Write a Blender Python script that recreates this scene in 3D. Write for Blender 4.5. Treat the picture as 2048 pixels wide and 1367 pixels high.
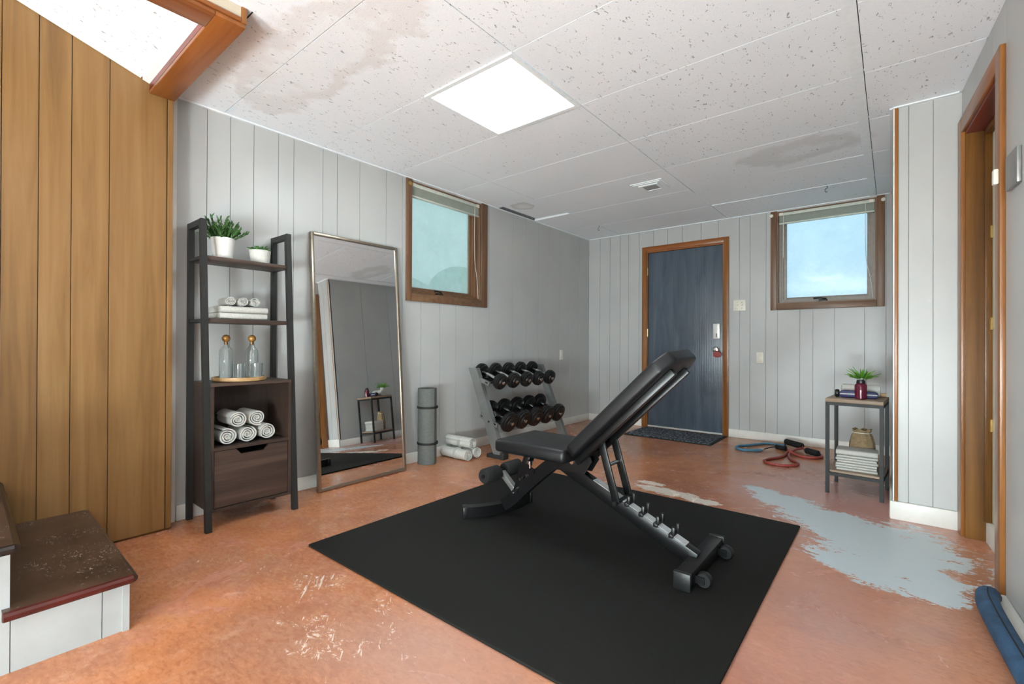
import bpy, bmesh, math, random
from mathutils import Vector, Matrix

for o in list(bpy.data.objects):
    bpy.data.objects.remove(o)
scn = bpy.context.scene
COL = scn.collection
random.seed(7)

# ------------------------------------------------------------------ camera
H = 2.3066          # ceiling height
YB = 5.3795         # back wall
CAM = Vector((3.026, 0.1057, 0.9729))
YAW, PIT, ROL = 0.6839, 0.0032, 0.004
cd = bpy.data.cameras.new('camera')
cd.sensor_width = 36.0
cd.sensor_fit = 'HORIZONTAL'
cd.lens = 932.42 / 2048 * 36.0
cd.clip_start = 0.02
cam = bpy.data.objects.new('camera', cd)
COL.objects.link(cam)
fw = Vector((-math.sin(YAW) * math.cos(PIT), math.cos(YAW) * math.cos(PIT), math.sin(PIT)))
rt = Vector((math.cos(YAW), math.sin(YAW), 0))
up = rt.cross(fw)
r2 = rt * math.cos(ROL) + up * math.sin(ROL)
u2 = -rt * math.sin(ROL) + up * math.cos(ROL)
m = Matrix.Identity(4)
for i in range(3):
    m[i][0], m[i][1], m[i][2], m[i][3] = r2[i], u2[i], -fw[i], CAM[i]
cam.matrix_world = m
scn.camera = cam

# ------------------------------------------------------------------ world, exposure
world = bpy.data.worlds.new('sky')
scn.world = world
world.use_nodes = True
bg = world.node_tree.nodes['Background']
bg.inputs[0].default_value = (0.70, 0.86, 1.0, 1)
bg.inputs[1].default_value = 1.36
vs = scn.view_settings
vs.view_transform = 'Standard'
vs.look = 'None'
vs.gamma = 1.0
vs.exposure = 0.2
vs.use_curve_mapping = False
PANEL_LIGHT = 16.0      # lit diffuser of the ceiling troffers
REAR_FILL = 4.0  # glow of the added panel behind the camera
FILL_LIGHT = 130.0  # glow of the added fill globes behind the camera
STAIR_LIGHT = 1.5

# ------------------------------------------------------------------ material helpers
def lin(r, g, b):
    f = lambda c: (c / 255 / 12.92) if c / 255 <= 0.04045 else ((c / 255 + 0.055) / 1.055) ** 2.4
    return (f(r), f(g), f(b), 1.0)

class NT:
    def __init__(self, name):
        self.m = bpy.data.materials.new(name)
        self.m.use_nodes = True
        self.t = self.m.node_tree
        self.b = self.t.nodes['Principled BSDF']
        self.out = self.t.nodes['Material Output']
    def n(self, typ, **kw):
        nd = self.t.nodes.new(typ)
        for k, v in kw.items():
            setattr(nd, k, v)
        return nd
    def put(self, sock, v):
        if hasattr(v, 'is_linked'):
            self.t.links.new(v, sock)
        else:
            sock.default_value = v
    def pos(self):
        return self.n('ShaderNodeNewGeometry').outputs['Position']
    def obj(self):
        return self.n('ShaderNodeTexCoord').outputs['Object']
    def rnd(self):
        return self.n('ShaderNodeObjectInfo').outputs['Random']
    def vmath(self, op, a, b=(0, 0, 0)):
        nd = self.n('ShaderNodeVectorMath', operation=op)
        self.put(nd.inputs[0], a)
        self.put(nd.inputs[1], b)
        return nd.outputs['Value'] if op in ('LENGTH', 'DISTANCE', 'DOT_PRODUCT') else nd.outputs[0]
    def math(self, op, a, b=0.0, clamp=False):
        nd = self.n('ShaderNodeMath', operation=op)
        nd.use_clamp = clamp
        self.put(nd.inputs[0], a)
        self.put(nd.inputs[1], b)
        return nd.outputs[0]
    def noise(self, vec, scale, detail=4.0, rough=0.55, dist=0.0):
        nd = self.n('ShaderNodeTexNoise')
        self.put(nd.inputs['Vector'], vec)
        nd.inputs['Scale'].default_value = scale
        nd.inputs['Detail'].default_value = detail
        nd.inputs['Roughness'].default_value = rough
        nd.inputs['Distortion'].default_value = dist
        return nd.outputs[0]
    def ss(self, v, lo, hi):
        nd = self.n('ShaderNodeMapRange', interpolation_type='SMOOTHSTEP')
        self.put(nd.inputs[0], v)
        nd.inputs[1].default_value = lo
        nd.inputs[2].default_value = hi
        return nd.outputs[0]
    def mix(self, f, a, b):
        nd = self.n('ShaderNodeMix', data_type='RGBA')
        self.put(nd.inputs[0], f)
        self.put(nd.inputs[6], a)
        self.put(nd.inputs[7], b)
        return nd.outputs[2]
    def ramp(self, f, stops):
        nd = self.n('ShaderNodeValToRGB')
        self.put(nd.inputs[0], f)
        e = nd.color_ramp.elements
        while len(e) < len(stops):
            e.new(0.5)
        for i, (p, c) in enumerate(stops):
            e[i].position = p
            e[i].color = c
        return nd.outputs[0]
    def bump(self, h, strength=0.2, dist=0.01):
        nd = self.n('ShaderNodeBump')
        nd.inputs['Strength'].default_value = strength
        nd.inputs['Distance'].default_value = dist
        self.put(nd.inputs['Height'], h)
        self.t.links.new(nd.outputs[0], self.b.inputs['Normal'])
    def set(self, color=None, rough=None, metal=None, spec=None):
        if color is not None: self.put(self.b.inputs['Base Color'], color)
        if rough is not None: self.put(self.b.inputs['Roughness'], rough)
        if metal is not None: self.put(self.b.inputs['Metallic'], metal)
        if spec is not None: self.put(self.b.inputs['Specular IOR Level'], spec)
        return self.m

def plain(name, rgb, rough=0.5, metal=0.0, var=0.06, scale=30.0, bump=0.0, spec=0.5):
    # plain paint, cloth, metal or plastic with a little tonal noise
    t = NT(name)
    c = lin(*rgb)
    p = t.obj()
    n = t.noise(p, scale, 5)
    d = tuple(max(0, x * (1 - var * 2.5)) for x in c[:3]) + (1,)
    e = tuple(min(1, x * (1 + var * 2.5)) for x in c[:3]) + (1,)
    col = t.ramp(n, [(0.25, d), (0.75, e)])
    if bump:
        t.bump(t.noise(p, scale * 6, 3), bump, 0.003)
    return t.set(col, rough, metal, spec)

def wood(name, dark, mid, light, axis='z', rough=0.45, scale=1.0, ring=0.0):
    t = NT(name)
    p = t.pos()
    s = {'x': (1.2, 26, 26), 'y': (26, 1.2, 26), 'z': (26, 26, 1.2)}[axis]
    r = t.rnd()
    off = t.n('ShaderNodeCombineXYZ')
    rr = t.math('MULTIPLY', r, 17.0)
    for i in range(3):
        t.put(off.inputs[i], rr)
    q = t.vmath('ADD', t.vmath('MULTIPLY', p, tuple(v * scale for v in s)), off.outputs[0])
    n = t.noise(q, 1.0, 6, 0.62, 0.6)
    big = t.noise(t.vmath('MULTIPLY', q, (0.16, 0.16, 0.5)), 1.0, 3, 0.5, 0.8)
    f = t.math('ADD', t.math('MULTIPLY', n, 0.62), t.math('MULTIPLY', big, 0.38))
    col = t.ramp(f, [(0.30, lin(*dark)), (0.5, lin(*mid)), (0.72, lin(*light))])
    col = t.mix(t.math('MULTIPLY', r, 0.18), col, lin(*dark))
    t.bump(n, 0.08, 0.003)
    return t.set(col, rough)

def emit(name, rgb, s):
    t = NT(name)
    t.set((0.8, 0.8, 0.8, 1), 0.6)
    t.b.inputs['Emission Color'].default_value = lin(*rgb)
    t.b.inputs['Emission Strength'].default_value = s
    return t.m

MT = {}
def grey_panel():
    t = NT('grey_panel_paint')
    p = t.pos()
    n = t.noise(p, 2.2, 4)
    n2 = t.noise(t.vmath('MULTIPLY', p, (30, 30, 2)), 1.0, 4)
    col = t.ramp(n, [(0.3, lin(179, 180, 179)), (0.7, lin(187, 188, 186))])
    scuff = t.math('MULTIPLY', t.ss(t.noise(p, 9, 6, 0.7), 0.66, 0.78), 0.35)
    col = t.mix(scuff, col, lin(214, 212, 208))
    t.bump(n2, 0.05, 0.003)
    return t.set(col, 0.33, spec=0.45)
MT['grey'] = grey_panel()
MT['groove'] = plain('grey_groove_paint', (150, 151, 153), 0.6)
MT['white_trim'] = plain('white_trim_paint', (226, 224, 218), 0.4, var=0.03, scale=6)
MT['wallwood'] = wood('honey_panelling', (103, 72, 36), (135, 99, 55), (154, 118, 74), 'z', 0.42, 0.8)
MT['trimwood_z'] = wood('varnished_oak_upright', (100, 58, 22), (140, 88, 42), (160, 108, 58), 'z', 0.3, 1.2)
MT['trimwood_x'] = wood('varnished_oak_along_x', (104, 56, 20), (146, 84, 36), (166, 104, 50), 'x', 0.3, 1.2)
MT['trimwood_y'] = wood('varnished_oak_along_y', (104, 56, 20), (146, 84, 36), (166, 104, 50), 'y', 0.3, 1.2)
MT['redwood'] = wood('red_stained_oak', (70, 16, 10), (112, 30, 18), (140, 50, 26), 'y', 0.3, 1.2)
MT['jamb'] = wood('old_varnish_jamb', (76, 46, 12), (112, 72, 24), (138, 92, 36), 'z', 0.3, 1.0)
MT['window_wood'] = wood('brown_window_wood', (84, 58, 40), (116, 84, 60), (138, 106, 80), 'z', 0.42, 1.2)
MT['window_wood_h'] = wood('brown_window_wood_across', (84, 58, 40), (116, 84, 60), (138, 106, 80), 'x', 0.42, 1.2)
MT['sash'] = plain('taupe_sash_paint', (146, 136, 128), 0.45)
MT['shelfwood'] = wood('dark_walnut_board', (38, 28, 24), (66, 50, 42), (98, 78, 66), 'y', 0.5, 0.8)
MT['shelfwood_z'] = wood('dark_walnut_upright', (34, 26, 22), (58, 44, 37), (82, 64, 54), 'z', 0.5, 0.8)
MT['tabletop'] = wood('greyed_oak_top', (110, 90, 72), (150, 126, 104), (176, 152, 128), 'x', 0.5, 0.9)
MT['tray'] = wood('pale_round_tray', (150, 112, 70), (190, 152, 104), (212, 178, 132), 'y', 0.45, 1.6)
MT['steel_dark'] = plain('charcoal_steel', (40, 40, 39), 0.5, 0.0, 0.05, 20, 0, 0.3)
MT['black_steel'] = plain('gloss_black_steel', (15, 15, 16), 0.32, 0.0, 0.05, 20, 0, 0.4)
MT['black_plastic'] = plain('black_plastic', (20, 20, 21), 0.4)
MT['vinyl'] = plain('black_vinyl', (22, 22, 24), 0.42, 0, 0.05, 60, 0.05, 0.35)
MT['foam'] = plain('black_foam', (14, 14, 14), 0.8, 0, 0.1, 80, 0.2)
MT['chrome'] = plain('chrome', (215, 215, 215), 0.14, 1.0, 0.03)
MT['iron'] = plain('black_rubber_iron', (24, 24, 24), 0.36, 0.2, 0.08, 30)
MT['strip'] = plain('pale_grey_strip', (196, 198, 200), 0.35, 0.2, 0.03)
MT['rack'] = plain('silver_grey_steel', (132, 132, 130), 0.36, 0.55, 0.05, 8)
MT['mirror_frame'] = plain('brushed_champagne_metal', (150, 138, 124), 0.3, 0.85, 0.05, 40)
MT['rubber_mat'] = plain('black_rubber_mat', (24, 24, 22), 0.7, 0, 0.05, 50, 0.05, 0.16)
MT['yoga'] = plain('grey_foam_mat', (92, 95, 92), 0.75, 0, 0.06, 60, 0.1)
MT['strap'] = plain('black_elastic', (24, 24, 24), 0.7)
MT['towel'] = plain('white_terry', (194, 192, 186), 0.95, 0, 0.05, 120, 0.5)
MT['towel_line'] = plain('grey_towel_stripe', (176, 172, 164), 0.95, 0, 0.05, 120, 0.3)
MT['pot'] = plain('white_ceramic', (224, 222, 218), 0.5, 0, 0.03, 20)
MT['concrete_pot'] = plain('pale_concrete', (196, 194, 188), 0.8, 0, 0.06, 60, 0.2)
MT['soil'] = plain('dark_soil', (50, 38, 28), 0.95, 0, 0.2, 90, 0.5)
MT['leaf_dark'] = plain('dark_green_leaf', (52, 92, 36), 0.5, 0, 0.16, 40)
MT['leaf_mid'] = plain('mid_green_leaf', (74, 112, 62), 0.5, 0, 0.14, 40)
MT['leaf_bright'] = plain('bright_green_leaf', (98, 158, 48), 0.5, 0, 0.16, 40)
MT['brass'] = plain('amber_wood_ball', (168, 122, 66), 0.22, 0.45, 0.16, 60)
MT['plate'] = plain('ivory_plastic', (226, 222, 208), 0.35, 0, 0.02)
MT['lockplate'] = plain('satin_white_metal', (222, 222, 218), 0.3, 0.3, 0.02)
MT['brass_metal'] = plain('old_brass', (190, 160, 96), 0.3, 0.9, 0.08)
MT['red_tag'] = plain('red_plastic_tag', (136, 34, 28), 0.35)
MT['blue_rubber'] = plain('blue_rubber_tube', (66, 122, 150), 0.45)
MT['red_rubber'] = plain('red_rubber_tube', (150, 62, 54), 0.45)
MT['maroon'] = plain('maroon_gloss_plastic', (92, 20, 44), 0.14)
MT['navy'] = plain('navy_fabric', (30, 34, 84), 0.5, 0, 0.12, 40)
MT['burlap'] = plain('tan_burlap', (134, 114, 86), 0.95, 0, 0.12, 60, 0.6)
MT['cord'] = plain('white_cord', (220, 218, 210), 0.6)
MT['blind'] = plain('pale_green_white_slat', (204, 208, 196), 0.45, 0, 0.03)
MT['stair_white'] = plain('scuffed_white_paint', (154, 156, 155), 0.45, 0, 0.05, 5)
MT['cream'] = plain('cream_door_paint', (222, 214, 190), 0.45, 0, 0.06, 4)
MT['beige'] = plain('beige_board', (196, 186, 166), 0.6, 0, 0.04, 5)
MT['blue_cloth'] = plain('blue_cloth', (44, 76, 106), 0.7, 0, 0.2, 14, 0.3)
MT['grey_plate'] = plain('grey_metal_plate', (140, 140, 138), 0.4, 0.4)
MT['dark_void'] = plain('dark_plenum', (40, 36, 32), 0.9)
MT['vent_grey'] = plain('grey_vent_core', (168, 168, 166), 0.6, 0, 0.02)
MT['t_bar'] = plain('white_ceiling_bar', (242, 247, 250), 0.5, 0, 0.02)
MT['panel'] = emit('lit_diffuser', (236, 250, 252), PANEL_LIGHT)
MT['panel_rear'] = emit('lit_rear_diffuser', (232, 246, 255), REAR_FILL)
MT['bulb'] = emit('lit_globe', (230, 248, 252), FILL_LIGHT)
MT['stair_bulb'] = emit('lit_stair_globe', (255, 214, 160), STAIR_LIGHT)
MT['outer_wall'] = plain('outer_block_wall', (150, 146, 140), 0.9, 0, 0.08, 6)
MT['grass'] = plain('outdoor_grass', (96, 140, 92), 0.9, 0, 0.2, 3)
MT['hedge'] = plain('outdoor_shrub', (88, 140, 112), 0.9, 0, 0.25, 5, 0.6)

def mirror_mat():
    t = NT('mirror_silver')
    n = t.noise(t.obj(), 4, 3)
    return t.set(t.ramp(n, [(0.3, (0.86, 0.87, 0.87, 1)), (0.7, (0.9, 0.9, 0.9, 1))]), 0.01, 1.0)
MT['mirror'] = mirror_mat()

def glass_mat():
    t = NT('clear_glass')
    g = t.n('ShaderNodeBsdfGlass')
    g.inputs['IOR'].default_value = 1.45
    g.inputs['Roughness'].default_value = 0.0
    n = t.noise(t.obj(), 20, 2)
    t.put(g.inputs['Color'], t.ramp(n, [(0.3, (0.94, 0.96, 0.96, 1)), (0.7, (0.98, 0.99, 0.99, 1))]))
    t.t.links.new(g.outputs[0], t.out.inputs[0])
    return t.m
MT['glass'] = glass_mat()

def pane_mat(name, tint, film, amount):
    """dusty, fogged window pane: part clear, part scattering film"""
    t = NT(name)
    p = t.pos()
    n = t.noise(p, 3.0, 6, 0.6, 0.4)
    n2 = t.noise(p, 11.0, 5, 0.6, 0.5)
    f = t.math('ADD', t.math('MULTIPLY', n, 0.7), t.math('MULTIPLY', n2, 0.3))
    fac = t.n('ShaderNodeMapRange')
    t.put(fac.inputs[0], f)
    fac.inputs[1].default_value = 0.3
    fac.inputs[2].default_value = 0.7
    fac.inputs[3].default_value = amount - 0.22
    fac.inputs[4].default_value = min(1.0, amount + 0.18)
    tr = t.n('ShaderNodeBsdfTransparent')
    tr.inputs[0].default_value = tint
    tl = t.n('ShaderNodeBsdfTranslucent')
    tl.inputs[0].default_value = film
    mx = t.n('ShaderNodeMixShader')
    t.put(mx.inputs[0], fac.outputs[0])
    t.t.links.new(tr.outputs[0], mx.inputs[1])
    t.t.links.new(tl.outputs[0], mx.inputs[2])
    gl = t.n('ShaderNodeBsdfGlossy')
    gl.inputs['Roughness'].default_value = 0.05
    mx2 = t.n('ShaderNodeMixShader')
    mx2.inputs[0].default_value = 0.05
    t.t.links.new(mx.outputs[0], mx2.inputs[1])
    t.t.links.new(gl.outputs[0], mx2.inputs[2])
    t.t.links.new(mx2.outputs[0], t.out.inputs[0])
    return t.m
MT['pane_side'] = pane_mat('fogged_side_pane', (0.82, 0.88, 0.85, 1), (0.82, 0.88, 0.85, 1), 0.62)
MT['pane_back'] = pane_mat('fogged_back_pane', (0.86, 0.95, 1.0, 1), (0.85, 0.94, 1.0, 1), 0.5)

def door_mat():
    t = NT('slate_blue_door_paint')
    p = t.pos()
    q = t.vmath('MULTIPLY', p, (7, 7, 0.9))
    n = t.noise(q, 1.0, 5, 0.55, 1.8)
    w = t.n('ShaderNodeTexWave', wave_type='RINGS', rings_direction='Z')
    t.put(w.inputs['Vector'], t.vmath('MULTIPLY', t.vmath('SUBTRACT', p, (1.15, 5.38, 1.2)), (9.0, 9.0, 1.3)))
    w.inputs['Scale'].default_value = 1.4
    w.inputs['Distortion'].default_value = 5.0
    w.inputs['Detail'].default_value = 3.0
    col = t.ramp(n, [(0.3, lin(66, 76, 88)), (0.7, lin(90, 100, 112))])
    lines = t.math('MULTIPLY', t.ss(w.outputs[1], 0.86, 0.98), 0.22)
    col = t.mix(lines, col, lin(46, 52, 62))
    t.bump(t.math('ADD', n, t.math('MULTIPLY', w.outputs[1], 0.3)), 0.25, 0.004)
    return t.set(col, 0.34)
MT['door'] = door_mat()

def doormat_mat():
    t = NT('speckled_doormat')
    v = t.n('ShaderNodeTexVoronoi')
    t.put(v.inputs['Vector'], t.pos())
    v.inputs['Scale'].default_value = 46
    n = t.noise(t.pos(), 60, 4, 0.7)
    col = t.ramp(t.math('MULTIPLY', v.outputs[0], t.math('ADD', n, 0.5)), [(0.28, lin(22, 23, 26)), (0.5, lin(52, 60, 72)), (0.7, lin(120, 128, 136))])
    t.bump(v.outputs[0], 0.5, 0.006)
    return t.set(col, 0.9)
MT['doormat'] = doormat_mat()

def tile_mat(name, dens):
    t = NT(name)
    p = t.pos()
    base = t.noise(p, 1.6, 4)
    col = t.ramp(base, [(0.3, lin(240, 245, 250)), (0.7, lin(246, 250, 254))])
    # fissures: short broken dark marks
    q = t.vmath('MULTIPLY', p, (1.0, 0.42, 1.0))
    f1 = t.noise(q, 80, 2, 0.5, 1.0)
    f2 = t.noise(p, 4, 3)
    fis = t.math('MULTIPLY', t.ss(f1, 0.715 - 0.05 * dens, 0.75 - 0.05 * dens), t.ss(f2, 0.2, 0.42))
    pin = t.ss(t.noise(p, 130, 2, 0.6), 0.66, 0.74)
    mark = t.math('ADD', fis, t.math('MULTIPLY', pin, 0.28), clamp=True)
    # old water stains, each with its own outline
    def blob(cx, cy, rx, ry, lo, hi, amp):
        d = t.vmath('LENGTH', t.vmath('MULTIPLY', t.vmath('SUBTRACT', p, (cx, cy, H)), (1 / rx, 1 / ry, 0)))
        d = t.math('ADD', d, t.math('MULTIPLY', t.math('SUBTRACT', t.noise(p, 5, 5, 0.6), 0.5), 1.9))
        ring = t.math('MULTIPLY', t.ss(d, lo, 1.0), t.math('SUBTRACT', 1.0, t.ss(d, 1.0, hi)))
        fill = t.math('MULTIPLY', t.math('SUBTRACT', 1.0, t.ss(d, 0.9, 1.02)), 0.35)
        return t.math('MULTIPLY', t.math('ADD', ring, fill, clamp=True), amp)
    col = t.mix(blob(0.95, 1.20, 0.62, 0.20, 0.5, 1.3, 0.34), col, lin(206, 196, 190))
    col = t.mix(blob(2.52, 3.86, 0.34, 0.16, 0.3, 1.4, 0.42), col, lin(200, 200, 198))
    col = t.mix(blob(0.21, 3.70, 0.10, 0.12, 0.3, 1.1, 0.5), col, lin(200, 194, 186))
    col = t.mix(t.math('MULTIPLY', mark, 0.62 if dens > 0.3 else 0.2), col, lin(92, 88, 84))
    t.bump(t.math('ADD', t.noise(p, 180, 3), t.math('MULTIPLY', fis, -1.5)), 0.22, 0.004)
    return t.set(col, 0.85, spec=0.2)
MT['tile'] = tile_mat('fissured_ceiling_tile', 1.0)
MT['tile_mid'] = tile_mat('fine_fissured_ceiling_tile', 0.45)
MT['tile_smooth'] = tile_mat('smooth_ceiling_tile', 0.0)

def floor_mat():
    t = NT('worn_painted_concrete')
    p = t.pos()
    n1 = t.noise(p, 1.1, 8, 0.6, 0.6)
    n2 = t.noise(t.vmath('ADD', p, (7, 3, 0)), 2.6, 8, 0.62, 1.0)
    nf = t.noise(p, 9, 8, 0.72, 0.4)
    col = t.ramp(n1, [(0.28, lin(156, 98, 70)), (0.45, lin(186, 120, 82)), (0.58, lin(206, 134, 90)), (0.75, lin(200, 148, 116))])
    col = t.mix(t.math('MULTIPLY', t.ss(n2, 0.5, 0.68), 0.65), col, lin(202, 136, 116))
    col = t.mix(t.math('MULTIPLY', t.ss(nf, 0.5, 0.75), 0.35), col, lin(236, 192, 158))
    big = t.noise(t.vmath('ADD', p, (11, 5, 0)), 0.9, 6, 0.6, 0.8)
    col = t.mix(t.math('MULTIPLY', t.ss(big, 0.46, 0.64), 0.55), col, lin(178, 136, 116))
    fine = t.noise(t.vmath('MULTIPLY', p, (1.0, 2.0, 1.0)), 34, 8, 0.72, 0.5)
    col = t.mix(t.math('MULTIPLY', t.ss(fine, 0.50, 0.70), 0.45), col, lin(222, 160, 120))
    col = t.mix(t.math('MULTIPLY', t.ss(fine, 0.50, 0.34), 0.40), col, lin(140, 82, 58))
    mot = t.noise(t.vmath('ADD', p, (3, 9, 0)), 4.5, 9, 0.7, 0.8)
    col = t.mix(t.math('MULTIPLY', t.ss(mot, 0.52, 0.66), 0.45), col, lin(162, 100, 76))
    def ell(cx, cy, rx, ry, rot=0.0, amp=0.9, soft=0.12, nz=None):
        q = t.vmath('SUBTRACT', p, (cx, cy, 0))
        if rot:
            vr = t.n('ShaderNodeVectorRotate', rotation_type='Z_AXIS')
            t.put(vr.inputs['Vector'], q)
            vr.inputs['Angle'].default_value = rot
            q = vr.outputs[0]
        d = t.vmath('LENGTH', t.vmath('MULTIPLY', q, (1 / rx, 1 / ry, 0)))
        d = t.math('ADD', d, t.math('MULTIPLY', t.math('SUBTRACT', nz if nz is not None else nf, 0.5), amp * 2))
        return t.math('SUBTRACT', 1.0, t.ss(d, 1.0 - soft, 1.0 + soft))
    rag = t.math('ADD', t.math('MULTIPLY', t.noise(t.vmath('MULTIPLY', p, (1.0, 1.7, 1.0)), 4.0, 9, 0.7, 0.6), 0.55), t.math('MULTIPLY', t.noise(t.vmath('MULTIPLY', p, (1.0, 2.2, 1.0)), 19.0, 9, 0.75, 1.0), 0.45))
    # rosy zone where the red coat shows
    pink = ell(2.75, 3.75, 0.55, 0.75, 0, 0.9, 0.5, n2)
    col = t.mix(t.math('MULTIPLY', pink, 0.7), col, lin(208, 162, 158))
    rosy_sheen = ell(2.75, 2.05, 0.40, 0.60, 0, 0.9, 0.6, n2)  # rosy paint with the window's floor sheen mixed in as colour
    col = t.mix(t.math('MULTIPLY', rosy_sheen, 0.5), col, lin(206, 158, 148))
    rosy_sheen2 = ell(2.0, 1.08, 0.34, 0.22, 0, 0.8, 0.6, n2)  # rosy tint, also painting in a pale sheen near the front
    col = t.mix(t.math('MULTIPLY', rosy_sheen2, 0.5), col, lin(198, 160, 148))
    # bare blue grey concrete where paint has come away
    m = ell(3.02, 2.98, 0.30, 0.36, 0.0, 2.0, 0.04, rag)
    for a in ((2.80, 3.20, 0.30, 0.22, 0.5), (2.52, 3.42, 0.22, 0.14, 0.4), (2.92, 2.66, 0.22, 0.14, 0.6), (3.16, 2.70, 0.11, 0.2, 0.0), (2.36, 3.56, 0.12, 0.07, 0.3)):
        m = t.math('MAXIMUM', m, ell(a[0], a[1], a[2], a[3], a[4], 2.2, 0.04, rag))
    col = t.mix(m, col, lin(204, 216, 222))
    m2 = ell(1.88, 3.14, 0.24, 0.07, 0.0, 2.2, 0.05, rag)
    m2 = t.math('MAXIMUM', m2, ell(1.72, 3.26, 0.10, 0.04, 0.0, 2.2, 0.05, rag))
    m2 = t.math('MAXIMUM', m2, ell(2.10, 3.10, 0.10, 0.05, 0.0, 2.2, 0.05, rag))
    col = t.mix(m2, col, lin(228, 216, 204))
    # scratches and flakes
    s1 = t.noise(t.vmath('MULTIPLY', p, (1.0, 1.6, 1.0)), 24, 8, 0.74, 1.4)
    vr = t.n('ShaderNodeVectorRotate', rotation_type='Z_AXIS')
    t.put(vr.inputs['Vector'], p)
    vr.inputs['Angle'].default_value = 0.7
    s2 = t.noise(t.vmath('MULTIPLY', vr.outputs[0], (0.5, 4.0, 1.0)), 18, 5, 0.6, 0.8)
    zone = ell(1.42, 1.02, 0.52, 0.28, 0.0, 0.9, 0.5, n2)
    for a in ((0.72, 0.88, 0.16, 0.12), (0.66, 1.18, 0.12, 0.08), (1.95, 3.35, 0.5, 0.3), (2.7, 3.0, 0.5, 0.5), (1.05, 2.75, 0.14, 0.25)):
        zone = t.math('MAXIMUM', zone, t.math('MULTIPLY', ell(a[0], a[1], a[2], a[3], 0, 0.9, 0.5, n2), 0.8))
    clus = t.ss(t.noise(p, 6, 4, 0.6), 0.42, 0.58)
    th = t.math('SUBTRACT', 0.745, t.math('MULTIPLY', t.math('MULTIPLY', zone, clus), 0.187))
    fl = t.math('MULTIPLY', t.math('SUBTRACT', t.math('MAXIMUM', s1, t.math('SUBTRACT', s2, 0.03)), th), 26.0, clamp=True)
    col = t.mix(t.math('MULTIPLY', fl, 0.7), col, lin(244, 230, 216))
    ro = t.n('ShaderNodeMapRange')
    t.put(ro.inputs[0], n2)
    ro.inputs[3].default_value = 0.14
    ro.inputs[4].default_value = 0.36
    h = t.math('SUBTRACT', t.math('MULTIPLY', n2, 0.4), t.math('MULTIPLY', m, 0.3))
    t.bump(h, 0.12, 0.01)
    col = t.mix(0.10, col, (0.02, 0.01, 0.01, 1))
    return t.set(col, t.math('ADD', ro.outputs[0], t.math('MULTIPLY', m, 0.15)), spec=0.5)
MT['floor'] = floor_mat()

def tread_mat():
    t = NT('worn_dark_tread')
    p = t.pos()
    n = t.noise(p, 3, 6, 0.6, 0.5)
    col = t.ramp(n, [(0.3, lin(44, 30, 24)), (0.7, lin(84, 64, 52))])
    s = t.noise(t.vmath('MULTIPLY', p, (1.0, 2.2, 1.0)), 26, 6, 0.7, 2.0)
    z = t.noise(p, 5, 3)
    sc = t.math('MULTIPLY', t.ss(s, 0.58, 0.64), t.ss(z, 0.42, 0.58))
    col = t.mix(t.math('MULTIPLY', sc, 0.8), col, lin(200, 190, 178))
    return t.set(col, 0.32)
MT['tread'] = tread_mat()
MT['nosing'] = plain('dark_red_nosing', (66, 18, 14), 0.3, 0, 0.15, 10)
MT['dark_nosing'] = plain('black_nosing', (26, 20, 18), 0.3)

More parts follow.
